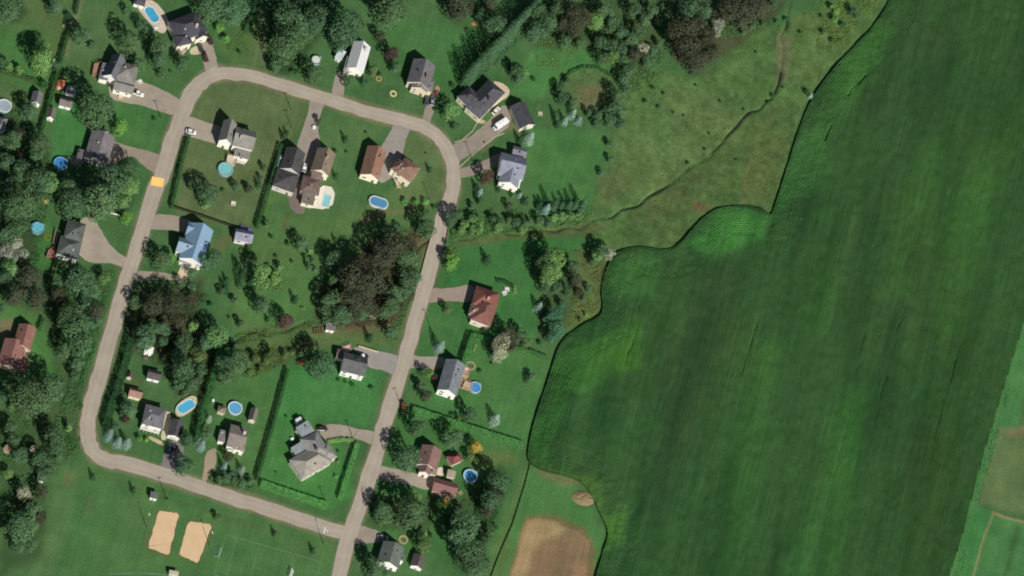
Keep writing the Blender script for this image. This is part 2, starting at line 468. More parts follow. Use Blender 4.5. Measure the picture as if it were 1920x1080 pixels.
gx, gy = axis(-246, 246, 0.65, 3500), axis(-192, 192, 0.65, 3500)
nx, ny = len(gx), len(gy)
WX, WY = [a.ravel() for a in np.meshgrid(gx, gy)]
QX, QY = UNP(WX, WY)
far = (np.abs(WX) > 250) | (np.abs(WY) > 196)
QX = np.where(far, np.clip(QX, -300, 2200), QX); QY = np.where(far, np.clip(QY, -200, 1300), QY)
wxp = QX + (fbm(WX, WY, 9, 3) - .5)*9
wyp = QY + (fbm(WX, WY, 9, 33) - .5)*9
gcol = np.zeros((len(WX), 3))

def blend(wt, c, idx=None):
    c = np.array(A(c[0]*.84+16, c[1]*.84+16, c[2]*.84+11.5))
    if idx is None: gcol[:] = gcol*(1-wt[:, None]) + c*wt[:, None]
    else: gcol[idx] = gcol[idx]*(1-wt[:, None]) + c*wt[:, None]

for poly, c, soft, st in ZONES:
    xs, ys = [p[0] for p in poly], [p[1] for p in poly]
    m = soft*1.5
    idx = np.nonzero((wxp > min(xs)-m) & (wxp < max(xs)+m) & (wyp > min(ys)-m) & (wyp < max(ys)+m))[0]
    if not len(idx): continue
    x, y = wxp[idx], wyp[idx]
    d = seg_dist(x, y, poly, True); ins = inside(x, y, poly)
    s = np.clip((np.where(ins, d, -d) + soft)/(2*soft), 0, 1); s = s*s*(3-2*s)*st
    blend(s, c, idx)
for poly, wd, c, soft, st in BARE_LINES:
    xs, ys = [p[0] for p in poly], [p[1] for p in poly]
    m = wd + soft*1.5
    idx = np.nonzero((QX > min(xs)-m) & (QX < max(xs)+m) & (QY > min(ys)-m) & (QY < max(ys)+m))[0]
    d = seg_dist((QX[idx]*.5+wxp[idx]*.5), (QY[idx]*.5+wyp[idx]*.5), poly, False)
    s = np.clip((wd + soft - d)/(2*soft), 0, 1); s = s*s*(3-2*s)*st
    blend(s, c, idx)
# natural tone changes: drier and lusher patches
t1 = (fbm(WX, WY, 22, 5) - .5)*2; t2 = (fbm(WX, WY, 7, 15) - .5)*2; t3 = (fbm(WX, WY, 3, 25, 3) - .5)*2
dry = .01 + t1*.15 + t2*.12
gcol *= (1.06 + t2*.14 + t3*.10)[:, None]
gcol[:, 0] *= 1 + dry; gcol[:, 1] *= 1 + dry*.15; gcol[:, 2] *= 1 + dry*.45
# meadow grass is rougher
ms = inside(wxp, wyp, MEADOW)
gcol[ms] *= (1 + (fbm(WX[ms], WY[ms], 2.2, 41, 3) - .5)*.7)[:, None]
GZ = np.zeros(len(WX))
for ln, dep, wd in ((STREAM, 0.75, .62), (STREAM2, 0.7, .6), (DITCH, 0.45, .6)):
    wl = [tuple(P(*p).xy) for p in catmull(ln, 4)]
    xs, ys = [p[0] for p in wl], [p[1] for p in wl]
    idx = np.nonzero((WX > min(xs)-6) & (WX < max(xs)+6) & (WY > min(ys)-6) & (WY < max(ys)+6))[0]
    jx, jy = WX[idx] + (vnoise(WX[idx], WY[idx], 6, 61) - .5)*3.0, WY[idx] + (vnoise(WX[idx], WY[idx], 6, 62) - .5)*3.0
    d = seg_dist(jx, jy, wl, False)
    br = np.clip(vnoise(WX[idx], WY[idx], 9, 63)*1.7 - .05, .5, 1.2)
    GZ[idx] -= dep*br*np.exp(-(d/wd)**2)
    k = np.exp(-(d/wd)**2)*.6*br
    blend(k, (58,58,40), idx)
ii = np.arange(nx*ny).reshape(ny, nx)
gf = np.stack([ii[:-1, :-1], ii[:-1, 1:], ii[1:, 1:], ii[1:, :-1]], -1).reshape(-1, 4)
struct(put('ground', grid_mesh('ground', WX, WY, GZ, gf, gcol, M['ground'])))

# ------------------------------------------------------------------ roads and paving
def ribbon(name, ln, wpx, z, c, m, edge=0.5, seed=1, crown=True):
    pts = [P(*p).xy for p in catmull(ln, 7)]
    n = len(pts); K = 9
    vx, vy, vc = [], [], []
    base = np.array(A(*c))
    for i, p in enumerate(pts):
        d = (pts[min(i+1, n-1)] - pts[max(i-1, 0)]).normalized(); nn = Vector((-d.y, d.x))
        hw = wpx*PX/2
        l = hw + (float(vnoise(np.array([i*1.0]), np.array([0.0]), 2.5, seed)[0]) - .5)*2*edge
        r = hw + (float(vnoise(np.array([i*1.0]), np.array([9.0]), 2.5, seed)[0]) - .5)*2*edge
        for k in range(K):
            t = -1 + 2*k/(K-1)
            off = t*(l if t < 0 else r)
            q = p + nn*off
            vx.append(q.x); vy.append(q.y)
            tr = 1 + .05*math.cos(t*math.pi*2.0) - (.10 if abs(t) > .95 else 0)   # wheel tracks, dusty rims
            vc.append(base*tr)
    ii = np.arange(n*K).reshape(n, K)
    f = np.stack([ii[:-1, :-1], ii[1:, :-1], ii[1:, 1:], ii[:-1, 1:]], -1).reshape(-1, 4)[:, ::-1]
    return struct(put(name, grid_mesh(name, np.array(vx), np.array(vy), np.full(n*K, z), f, np.array(vc), M[m])))

ribbon('road', ROAD_E, 27.5, .12, (172,162,147), 'road', .45, 2)
ribbon('road', ROAD_W, 28.5, .09, (170,160,145), 'road', .45, 5)

def sheet(name, poly, z, c, m='gravel', smooth=2, jit=.25, kind='structure', sub=0):
    pts = chaikin(poly, smooth) if smooth else poly
    if sub: pts = [(a[0]+(b[0]-a[0])*t/8, a[1]+(b[1]-a[1])*t/8) for a, b in zip(pts, pts[1:]+pts[:1]) for t in range(8)]
    w_ = [P(*p) for p in pts]
    w_ = [(p.x + random.uniform(-jit, jit), p.y + random.uniform(-jit, jit)) for p in w_]
    g = G(); g.prism(w_, -.3, z, 0, True, False)
    return struct(put(name, g.mesh(name, [M[m]]), col=A(*c)), kind)

RL = catmull(ROAD_E, 6) + catmull(ROAD_W, 6)
def snap(poly):
    out = []
    for x, y in poly:
        d, qx, qy = min((math.hypot(x-a, y-b), a, b) for a, b in RL)
        if d < 26:
            # find the road's direction and slide the corner on to the carriageway
            f = max(0.0, (d - 3)/max(d, .01)); out.append((x + (qx-x)*f, y + (qy-y)*f))
        else: out.append((x, y))
    return out

GREY = (158,148,134); GREY2 = (146,138,128)
for poly, c in [
 ([(372,80),(396,78),(402,92),(408,114),(432,132),(400,146),(376,128),(380,104)], (156,146,134)),
 ([(206,150),(258,150),(300,165),(336,184),(326,216),(290,206),(262,196),(214,190),(204,176)], GREY),
 ([(190,258),(228,270),(290,288),(306,290),(296,332),(270,312),(250,290),(215,304),(190,300)], (150,138,124)),
 ([(336,212),(404,234),(424,244),(424,272),(396,268),(362,258),(330,250)], (164,154,140)),
 ([(148,418),(158,406),(176,410),(192,436),(216,472),(250,490),(240,508),(212,492),(176,494),(150,484),(140,450)], (160,150,136)),
 ([(278,402),(330,402),(366,418),(366,442),(350,438),(318,430),(272,432)], (156,144,132)),
 ([(246,508),(290,508),(334,516),(340,526),(300,524),(244,530)], (150,140,124)),
 ([(584,168),(614,186),(600,212),(596,250),(604,280),(592,292),(586,330),(570,348),(566,300),(552,290),(560,262),(576,220)], (152,144,132)),
 ([(556,344),(580,346),(568,372),(574,400),(556,402),(544,390),(540,364),(520,352)], (122,110,102)),
 ([(718,222),(774,238),(762,256),(752,300),(744,322),(728,340),(708,344),(700,300),(716,272),(736,248)], (152,146,138)),
 ([(800,190),(818,194),(812,222),(824,252),(790,236),(794,222)], (150,140,128)),
 ([(852,268),(880,258),(916,226),(940,196),(956,200),(960,232),(938,250),(900,280),(872,306),(856,312)], (146,138,126)),
 ([(856,318),(898,306),(946,282),(958,292),(944,308),(880,332),(856,336)], (148,138,124)),
 ([(630,132),(650,132),(642,178),(648,200),(618,190)], (154,144,132)),
 ([(800,540),(846,542),(890,530),(892,568),(840,564),(798,568)], (154,140,128)),
 ([(658,650),(690,652),(740,668),(760,668),(744,704),(720,694),(690,690),(676,668)], (150,146,140)),
 ([(766,664),(790,670),(838,668),(830,690),(816,692),(806,700),(790,688),(756,694)], (158,148,136)),
 ([(704,808),(706,836),(672,824),(640,816),(622,834),(596,812),(604,796),(640,796),(676,806)], GREY),
 ([(314,826),(344,826),(344,848),(334,898),(298,886),(308,852)], (128,122,120)),
 ([(386,846),(404,838),(410,856),(398,888),(398,924),(374,914),(382,880)], (160,146,126)),
 ([(700,872),(730,876),(800,892),(836,900),(830,916),(800,920),(760,906),(696,898)], (160,150,136)),
 ([(656,980),(690,990),(712,996),(726,1008),(712,1018),(684,1018),(648,1022)], (152,142,130)),
 ([(186,286),(220,276),(226,306),(206,322),(190,316)], (150,138,126)),
]:
    poly = snap(poly)
    sheet('driveway', poly, .05 + random.uniform(0, .015), c, 'gravel', 2, .2)
for nm, poly, c in [
 ('sidewalk', [(330,520),(344,488),(356,494),(350,540),(334,540)], (206,190,164)),
 ('sidewalk', [(872,196),(884,222),(902,234),(914,228),(898,222),(880,200)], (170,158,130)),
 ('patio', [(922,152),(938,154),(956,166),(954,180),(936,192),(916,208),(908,204),(940,180)], (204,188,162)),
 ('patio', [(310,770),(322,774),(318,800),(312,826),(300,824),(306,800)], (196,184,160)),
 ('patio', [(128,296),(150,288),(160,302),(150,312),(134,310)], (150,140,130)),
 ('patio', [(360,88),(376,84),(382,98),(366,104),(354,100)], (190,178,152)),
 ('patio', [(278,816),(300,826),(310,832),(304,836),(280,824)], (186,172,140)),
 ('patio', [(868,690),(880,700),(874,728),(862,730),(860,716)], (176,150,128)),
 ('patio', [(816,880),(830,874),(832,892),(820,896)], (210,196,176)),
 ('patio', [(812,170),(820,158),(826,168),(816,190),(804,190)], (170,134,112)),
]:
    sheet(nm, poly, .075 + random.uniform(0, .02), c, 'gravel', 1, .08)
EDGING = []
# sand courts, infield
for poly in ([(298,957),(336,963),(316,1042),(277,1026)], [(354,977),(398,984),(372,1056),(335,1040)]):
    sheet('sand_court', [(a[0]*.94+b[0]*.06, a[1]*.94+b[1]*.06) if k else (a[0]*.06+b[0]*.94, a[1]*.06+b[1]*.94) for i in range(4) for a, b in ((poly[i-1], poly[i]),) for k in (1, 0)], .06, (214,184,146), 'sand', 0, .22, sub=1)

for ln_ in ([(857,318),(880,296),(904,276),(930,256),(946,250)], [(852,267),(866,263),(886,246),(896,228)]):
    EDGING.append(ln_)
def line(name, ln, wpx, z, c, m='gravel'):
    g = G(); pts = [P(*p) for p in ln]
    for a, b in zip(pts, pts[1:]):
        d = (b-a).normalized(); n_ = Vector((-d.y, d.x, 0))*wpx*PX/2
        g.face([(a-n_).xy.to_3d()+Vector((0,0,z)), (b-n_).xy.to_3d()+Vector((0,0,z)), (b+n_).xy.to_3d()+Vector((0,0,z)), (a+n_).xy.to_3d()+Vector((0,0,z))])
    return struct(put(name, g.mesh(name, [M[m]]), col=A(*c)))
for ln in ([(425,1002),(600,1053)], [(425,1002),(400,1080)], [(444,1009),(424,1082)], [(486,1020),(470,1082)], [(552,1038),(540,1082)], [(400,1077),(440,1090)]):
    line('pitch_line', ln, 1.2, .03, (100,136,96))
line('pitch_line', [(205,1077),(260,1074),(330,1079)], 1.5, .03, (106,136,106))
sheet('road_marking', [(285,331),(308,335),(305,351),(282,347)], .16, (255,212,120), 'plain', 0, 0)
for ln_ in EDGING: line('kerb_edging', ln_, 2.0, .09, (176,168,140))
line('stop_line', [(610,989),(607,1000)], 2.2, .15, (230,230,225), 'plain')
# water
def strip(name, ln, wpx, z, m):
    pts = [P(*p).xy for p in catmull(ln, 6)]; n = len(pts); g = G()
    L_, R_ = [], []
    for i, p in enumerate(pts):
        d = (pts[min(i+1, n-1)] - pts[max(i-1, 0)]).normalized(); nn = Vector((-d.y, d.x))*wpx*PX/2
        L_.append((p+nn).to_3d()); R_.append((p-nn).to_3d())
    for i in range(n-1):
        g.face([(*R_[i].xy, z), (*R_[i+1].xy, z), (*L_[i+1].xy, z), (*L_[i].xy, z)])
    return struct(put(name, g.mesh(name, [M[m]])))
strip('stream', STREAM, 14, -.52, 'stream')
strip('stream', STREAM2, 14, -.52, 'stream')
# ------------------------------------------------------------------ crop
ROWD = dirw(-75.5); ROWN = Vector((-ROWD.y, ROWD.x, 0))
CW = [tuple(P(*p).xy) for p in CORN]
CE = [tuple(P(*p).xy) for p in catmull(CORN_EDGE, 4)]
CP = CE[:-1] + CW[NE-1:]
CPATCH = [
 ([(-100,-100),(2400,-100),(2400,1400),(-100,1400)], (50,86,48), 5, 1),
 ([(1640,20),(1680,60),(1560,260),(1480,330),(1470,320),(1540,170)], (58,106,52), 12, .8),
 ([(1480,250),(1550,230),(1560,330),(1470,380),(1450,390)], (62,116,58), 14, .7),
 ([(1340,400),(1440,400),(1430,450),(1340,480),(1290,460)], (62,122,58), 12, .8),
 ([(1150,480),(1240,480),(1230,560),(1140,560)], (58,106,54), 14, .7),
 ([(1030,690),(1090,640),(1200,600),(1190,680),(1090,740)], (62,112,50), 14, .7),
 ([(1120,670),(1180,640),(1210,690),(1150,700)], (64,112,46), 14, .7),
 ([(1000,800),(1060,690),(1075,700),(1030,860),(995,870)], (58,104,50), 8, .8),
 ([(1000,870),(1120,900),(1160,1000),(1130,1040),(1100,910)], (66,106,50), 10, .7),
 ([(1130,960),(1180,940),(1170,1010),(1140,1010)], (66,110,50), 10, .7),
 ([(1560,780),(1600,720),(1640,720),(1590,960),(1560,1080),(1540,1080)], (56,103,50), 22, .9),
 ([(1640,620),(1700,480),(1730,480),(1660,760),(1610,900)], (44,76,44), 20, .7),
 ([(1240,700),(1300,560),(1360,480),(1400,500),(1280,900),(1230,1000)], (46,74,46), 25, .6),
 ([(1380,800),(1420,640),(1460,640),(1400,1000),(1360,1080)], (56,100,50), 22, .8),
 ([(1700,900),(1800,560),(1860,560),(1760,1080),(1680,1080)], (44,78,40), 22, .7),
 ([(1480,1080),(1540,900),(1560,900),(1520,1080)], (58,104,53), 20, .8),
 ([(1560,300),(1610,220),(1640,230),(1590,420),(1540,640),(1500,640)], (55,97,48), 25, .7),
 ([(1690,330),(1730,250),(1780,260),(1700,560),(1660,560)], (57,99,49), 25, .7),
 ([(1760,420),(1880,200),(1915,240),(1800,620),(1760,640)], (55,98,47), 30, .7),
 ([(1440,100),(1600,200),(1700,30),(1800,0),(1760,250),(1600,500),(1480,450)], (48,78,46), 30, .5),
]
def crop_col(x, y):
    qx, qy = UNP(x, y, 1.2)
    qx = qx + (fbm(x, y, 14, 71) - .5)*30; qy = qy + (fbm(x, y, 14, 72) - .5)*40
    c = np.zeros((len(x), 3))
    for poly, cc, soft, st in CPATCH:
        xs, ys = [p[0] for p in poly], [p[1] for p in poly]
        idx = np.nonzero((qx > min(xs)-soft) & (qx < max(xs)+soft) & (qy > min(ys)-soft) & (qy < max(ys)+soft))[0]
        d = seg_dist(qx[idx], qy[idx], poly, True); ins = inside(qx[idx], qy[idx], poly)
        s = np.clip((np.where(ins, d, -d)+soft)/(2*soft), 0, 1); s = (s*s*(3-2*s)*st)[:, None]
        c[idx] = c[idx]*(1-s) + np.array(A(*cc))*s
    a = x*ROWN.x + y*ROWN.y; b = x*ROWD.x + y*ROWD.y
    t = (fbm(a*6, b, 40, 81) - .5)*.95 + (fbm(a*14, b, 30, 83) - .5)*.3
    c *= (1+t*.7)[:, None]; c[:, 0] *= 1 + t*.2 + (fbm(x, y, 30, 88)-.5)*.35
    return c*np.array([1.0, .94, .88])

LANES = [[(1645,575),(1622,628),(1604,700)],[(1558,232),(1546,262)],[(1580,215),(1568,240)],[(1199,570),(1186,605)],[(1208,575),(1186,640),(1172,680)],[(1182,870),(1172,915)],[(1452,400),(1447,424)],[(1622,140),(1600,165)],[(1606,150),(1590,178)],[(1420,600),(1392,700)],[(1700,560),(1662,700),(1640,800)],[(1800,640),(1752,820)],[(1345,480),(1343,492)]]
CROP_H = 1.1
HEAD = 13.0
# a) the body, rows run with the field
sa, sb = 0.38, 1.5
a0 = np.arange(-330, 330, sa); b0 = np.arange(-330, 330, sb)
ga, gb = np.meshgrid(np.arange(len(a0)), np.arange(len(b0)))
ga, gb = ga.ravel(), gb.ravel()
bx = a0[ga]*ROWN.x + b0[gb]*ROWD.x; by = a0[ga]*ROWN.y + b0[gb]*ROWD.y
keep = (np.abs(bx) < 262) & (np.abs(by) < 205)
full = np.zeros(len(bx), bool)
k = np.nonzero(keep)[0]
ins = inside(bx[k], by[k], CP)
k = k[ins]
dd = seg_dist(bx[k], by[k], CE, False)
full[k[dd > HEAD - 2.2]] = True
bd = np.full(len(bx), 99.0); bd[k] = dd
na, nb = len(a0), len(b0)
fm = full.reshape(nb, na)
ii = np.arange(na*nb).reshape(nb, na)
cell = fm[:-1, :-1] & fm[:-1, 1:] & fm[1:, 1:] & fm[1:, :-1]
fc = np.stack([ii[:-1, :-1], ii[:-1, 1:], ii[1:, 1:], ii[1:, :-1]], -1)[cell]
used = np.unique(fc); remap = np.full(na*nb, -1); remap[used] = np.arange(len(used))
ux, uy = bx[used], by[used]
uz = CROP_H - np.clip((HEAD + .4 - bd[used])/1.5, 0, 1)*1.0 + np.where(ga[used] % 2 == 0, .12, -.30) + (fbm(ux, uy, 2.5, 91) - .5)*.9 + rng.uniform(-.12, .12, len(used))
V = [np.stack([ux, uy, uz], 1)]; F = [remap[fc]]; Cc = [crop_col(ux, uy)]
nv = len(used)
# b) the headland rows that follow the field's edge
st = 0.26
xs, ys = [p[0] for p in CE], [p[1] for p in CE]
hx, hy = np.arange(min(xs)-2, min(260, max(xs)+HEAD+2), st), np.arange(max(-205, min(ys)-HEAD-2), min(205, max(ys)+HEAD+2), st)
HX, HY = [a.ravel() for a in np.meshgrid(hx, hy)]
k = np.nonzero(inside(HX, HY, CP))[0]
# coarse cull
dist = np.full(len(HX), 99.0)
ce2 = CE[::6] + [CE[-1]]
dc = seg_dist(HX[k], HY[k], ce2, False)
k = k[dc < HEAD + 4]
dist[k] = seg_dist(HX[k], HY[k], CE, False)
full = dist < HEAD + .6
n1, n2 = len(hx), len(hy)
fm = full.reshape(n2, n1); ii = np.arange(n1*n2).reshape(n2, n1)
cell = fm[:-1, :-1] & fm[:-1, 1:] & fm[1:, 1:] & fm[1:, :-1]
fc = np.stack([ii[:-1, :-1], ii[:-1, 1:], ii[1:, 1:], ii[1:, :-1]], -1)[cell]
used = np.unique(fc); remap = np.full(n1*n2, -1); remap[used] = np.arange(len(used)) + nv
ux, uy, ud = HX[used], HY[used], dist[used]
amp = .22*np.clip(vnoise(ux, uy, 20, 97)*2.6 - .7, .0, 1.2)*np.clip((HEAD+2-ud)/5, .15, 1)
uz = CROP_H - .15 - np.clip(1.2-ud, 0, 1.2)*.4*vnoise(ux, uy, 3, 65) + amp*np.cos(2*math.pi*(ud-.5)/1.05 + (fbm(ux, uy, 5, 66)-.5)*2.2) + (fbm(ux, uy, 2.5, 91) - .5)*.7 + rng.uniform(-.08, .08, len(used))
V.append(np.stack([ux, uy, uz], 1)); F.append(remap[fc]); Cc.append(crop_col(ux, uy))
nv += len(used)
# c) the outer face of the first row
wl = CE
wv, wf = [], []
for i, p in enumerate(wl):
    wv += [(p[0], p[1], -.1), (p[0], p[1], CROP_H*float(.55 + .6*vnoise(np.array([p[0]]), np.array([p[1]]), 4.0, 64)[0]) + random.uniform(-.2, .1))]
    if i: wf.append((nv+2*i-2, nv+2*i, nv+2*i+1, nv+2*i-1))
wv = np.array(wv); V.append(wv); F.append(np.array(wf)); Cc.append(crop_col(wv[:, 0], wv[:, 1]))
V, F, Cc = np.concatenate(V), np.concatenate(F), np.concatenate(Cc)
for ln in LANES:   # gaps where no plants stand
    wl = [tuple(P(x, y, 1.0).xy) for x, y in ln]
    xs_, ys_ = [p[0] for p in wl], [p[1] for p in wl]
    ix = np.nonzero((V[:, 0] > min(xs_)-3) & (V[:, 0] < max(xs_)+3) & (V[:, 1] > min(ys_)-3) & (V[:, 1] < max(ys_)+3))[0]
    dl = seg_dist(V[ix, 0] + (vnoise(V[ix, 0], V[ix, 1], 4, 67)-.5)*1.2, V[ix, 1], wl, False)
    V[ix, 2] -= .95*np.clip(1 - dl/.55, 0, 1)*np.clip(vnoise(V[ix, 0], V[ix, 1], 6, 68)*2.2-.3, 0, 1)
cf = put('crop_field', grid_mesh('crop_field', V[:, 0], V[:, 1], V[:, 2], F, Cc, M['crop']))
cf['label'] = 'tall dark green row crop filling the large field beside the houses'; cf['category'] = 'crop'; struct(cf, 'stuff')
# ------------------------------------------------------------------ buildings
LM = []           # landmarks for the labels of trees: (px, py, phrase)
_wm = {}
def window_mesh(wd, ht):
    k = (wd, ht)
    if k not in _wm:
        g = G(); X, Y = Vector((1,0,0)), Vector((0,1,0))
        f = .09
        g.box((0, .03, 0), X, Y, wd/2, .05, -ht/2, -ht/2+f, 0); g.box((0, .03, 0), X, Y, wd/2, .05, ht/2-f, ht/2, 0)
        g.box((-wd/2+f/2, .03, 0), X, Y, f/2, .05, -ht/2+f, ht/2-f, 0); g.box((wd/2-f/2, .03, 0), X, Y, f/2, .05, -ht/2+f, ht/2-f, 0)
        g.box((0, .03, 0), X, Y, .03, .04, -ht/2+f, ht/2-f, 0)
        g.box((0, .01, 0), X, Y, wd/2-f, .02, -ht/2+f, ht/2-f, 1)
        _wm[k] = g.mesh('window', [M['trim'], M['glass']])
    return _wm[k]
_dm = {}
def door_mesh(wd=1.0, ht=2.05):
    k = (wd, ht)
    if k not in _dm:
        g = G(); X, Y = Vector((1,0,0)), Vector((0,1,0))
        g.box((0, .03, 0), X, Y, wd/2, .04, 0, ht, 0)
        g.box((-wd/2-.05, .03, 0), X, Y, .05, .06, 0, ht+.1, 1); g.box((wd/2+.05, .03, 0), X, Y, .05, .06, 0, ht+.1, 1); g.box((0, .03, 0), X, Y, wd/2, .06, ht, ht+.1, 1)
        g.box((wd*.36, .09, 0), X, Y, .05, .03, ht*.47, ht*.52, 2)
        if wd > 2:
            for q in range(1, 4): g.box((0, .08, 0), X, Y, wd/2-.05, .012, ht*q/4-.03, ht*q/4+.03, 1)
        _dm[k] = g.mesh('door', [M['siding'], M['trim'], M['rim']])
    return _dm[k]

class B:   # one block of a building; outline as seen at the eaves
    def __init__(s, cx, cy, L, W, a, eave=3.8, rise=2.2, kind='gable', roof=None, oh=.4, over=None):
        s.cx, s.cy, s.L, s.W, s.a, s.eave, s.rise, s.kind, s.roof, s.oh = cx, cy, L, W, a, eave, rise, kind, roof, oh

def building(name, label, cat, blocks, wall, roof, short=None, mroof='shingle', chimney=None, vents=3, decks=(), windows=True, door=True, garage_door=False, group=None, wall_h0=0.0):
    b0 = blocks[0]
    root_p = P(b0.cx, b0.cy, b0.eave); root_p.z = 0
    t = thing(name, label, cat, root_p, 0, group)
    if short: LM.append((b0.cx, b0.cy, short))
    info = []
    for i, b in enumerate(blocks):
        e = b.eave + .017*i
        c = P(b.cx, b.cy, e); r = math.radians(b.a)
        q = P(b.cx + math.cos(r)*b.L/2, b.cy + math.sin(r)*b.L/2, e) - c; hl = q.length; u = q.normalized()
        v = Vector((-u.y, u.x, 0)); qv = P(b.cx - math.sin(r)*b.W/2, b.cy + math.cos(r)*b.W/2, e) - c; hw = abs(qv.dot(v))
        info.append((c - root_p - Vector((0,0,e)), u, v, hl, hw, e))
    wg = G()
    for i, b in enumerate(blocks):
        o, u, v, hl, hw, e = info[i]
        oh = min(b.oh, hw*.25)
        wl_, ww = hl - oh, hw - oh
        p = lambda a_, c_, z: (o.x+u.x*a_+v.x*c_, o.y+u.y*a_+v.y*c_, z)
        rs = b.rise*(1.2 if b.kind in ('gable', 'hip') else 1); th = .2
        if b.kind == 'flat':
            g = G(); g.slab([p(-hl,-hw,e), p(hl,-hw,e), p(hl,hw,e+rs), p(-hl,hw,e+rs)], [(0,1,2,3)], th)
            zt = lambda c_: e + rs*(c_+hw)/(2*hw) - th*.5
            pts = [p(-wl_,-ww,0), p(wl_,-ww,0), p(wl_,ww,0), p(-wl_,ww,0)]
            tz = [zt(-ww), zt(-ww), zt(ww), zt(ww)]
        elif b.kind == 'gable':
            g = G(); g.slab([p(-hl,-hw,e), p(hl,-hw,e), p(hl,0,e+rs), p(-hl,0,e+rs), p(hl,hw,e), p(-hl,hw,e)], [(0,1,2,3), (3,2,4,5)], th)
            ze = e + rs*oh/hw - th*.5
            pts = [p(-wl_,-ww,0), p(wl_,-ww,0), p(wl_,0,0), p(wl_,ww,0), p(-wl_,ww,0), p(-wl_,0,0)]
            tz = [ze, ze, e+rs-th*.5, ze, ze, e+rs-th*.5]
        else:  # hip
            k = max(.15, hl - hw*(.95 if b.kind == 'hip' else .6))
            g = G(); g.slab([p(-hl,-hw,e), p(hl,-hw,e), p(hl,hw,e), p(-hl,hw,e), p(-k,0,e+rs), p(k,0,e+rs)], [(0,1,5,4), (1,2,5), (2,3,4,5), (3,0,4)], th)
            ze = e + rs*oh/hw - th*.5
            pts = [p(-wl_,-ww,0), p(wl_,-ww,0), p(wl_,ww,0), p(-wl_,ww,0)]; tz = [ze]*4
        put('roof', g.mesh('roof', [M[mroof], M['trim']]), t, col=A(*(b.roof or roof)))
        n = len(wg.v); m = len(pts)
        wg.v += [(q[0], q[1], 0.0) for q in pts] + [(q[0], q[1], z) for q, z in zip(pts, tz)]
        for a in range(m):
            c2 = (a+1) % m
            wg.f.append((n+a, n+c2, n+m+c2, n+m+a)); wg.m.append(0)
            # a foundation band, just proud of the wall
    put('wall', wg.mesh('wall', [M['siding']]), t, col=A(*wall, 1.25))
    # openings
    nd = 0
    if windows:
        for i, b in enumerate(blocks):
            o, u, v, hl, hw, e = info[i]
            oh = min(b.oh, hw*.25)
            for sgn, d_, n_, half, off in ((1, u, v, hl-oh, hw-oh), (-1, u, v, hl-oh, hw-oh), (1, v, u, hw-oh, hl-oh), (-1, v, u, hw-oh, hl-oh)):
                nn = n_*sgn
                ln_ = 2*half
                cnt = int((ln_-.8)/2.7)
                if cnt < 1: continue
                for q in range(cnt):
                    s_ = (q + .5)/cnt*ln_ - half
                    pos = o + d_*s_ + nn*off
                    hid = False
                    for j, b2 in enumerate(blocks):
                        if j == i: continue
                        o2, u2, v2, l2, w2, e2 = info[j]
                        r_ = pos + nn*.3 - o2
                        if abs(r_.dot(u2)) < l2 and abs(r_.dot(v2)) < w2: hid = True
                    if hid: continue
                    rz = math.atan2(nn.y, nn.x) - math.pi/2
                    if door and nd == 0 and nn.y < -.5 and q == cnt//2:
                        nd = 1
                        w_ = 2.6 if garage_door else 1.0
                        put('door', door_mesh(w_, 2.1), t, (pos.x, pos.y, .12), rz, A(120,90,76) if not garage_door else A(225,225,220)); continue
                    big = (q + i) % 3 == 0
                    zs = [min(e-1.0, 2.0)] if e < 4.6 else [1.5, e-1.25]
                    for z in zs:
                        put('window', window_mesh(1.7 if big else 1.15, 1.25), t, (pos.x, pos.y, z), rz)
    elif door:
        o, u, v, hl, hw, e = info[0]
        best = min(((n_*s_, off) for n_, off in ((u, hl), (v, hw)) for s_ in (1, -1)), key=lambda k_: k_[0].y)
        nn, off = best; pos = o + nn*(off - min(blocks[0].oh, hw*.25))
        put('door', door_mesh(2.6, 2.1) if garage_door else door_mesh(.95, 1.75), t, (pos.x, pos.y, .05), math.atan2(nn.y, nn.x) - math.pi/2, A(200,196,188))
    rr = random.Random(int(b0.cx*7+b0.cy))
    for i in range(vents):
        o, u, v, hl, hw, e = info[i % len(blocks)]; b = blocks[i % len(blocks)]
        a_, c_ = rr.uniform(-.5, .5)*hl, rr.choice((-1, 1))*rr.uniform(.25, .5)*hw
        z = e + 1.2*b.rise*(1-abs(c_)/hw) if b.kind != 'flat' else e + 1.2*b.rise*(c_+hw)/(2*hw)
        if b.kind in ('hip', 'lowhip'): z = e + 1.2*b.rise*min(1-abs(c_)/hw, (hl-abs(a_))/hw/.95)
        g = G(); q = o + u*a_ + v*c_; g.box(q, u, v, .22, .22, z-.25, z+.42, 0); g.box(q, u, v, .3, .3, z+.42, z+.5, 0)
        put('roof_vent', g.mesh('roof_vent', [M['plain']]), t, col=A(*rr.choice(((60,60,60), (200,200,196), (90,84,80)))))
    if chimney:
        i, fa, fc_, cc = chimney; o, u, v, hl, hw, e = info[i]; b = blocks[i]
        q = o + u*fa*hl + v*fc_*hw; zt = e + 1.2*b.rise + .8
        g = G(); g.box(q, u, v, .45, .38, e*.6, zt, 0); g.box(q, u, v, .54, .47, zt, zt+.12, 0); g.box(q, u, v, .2, .2, zt+.12, zt+.3, 0)
        put('chimney', g.mesh('chimney', [M['siding']]), t, col=A(*cc))
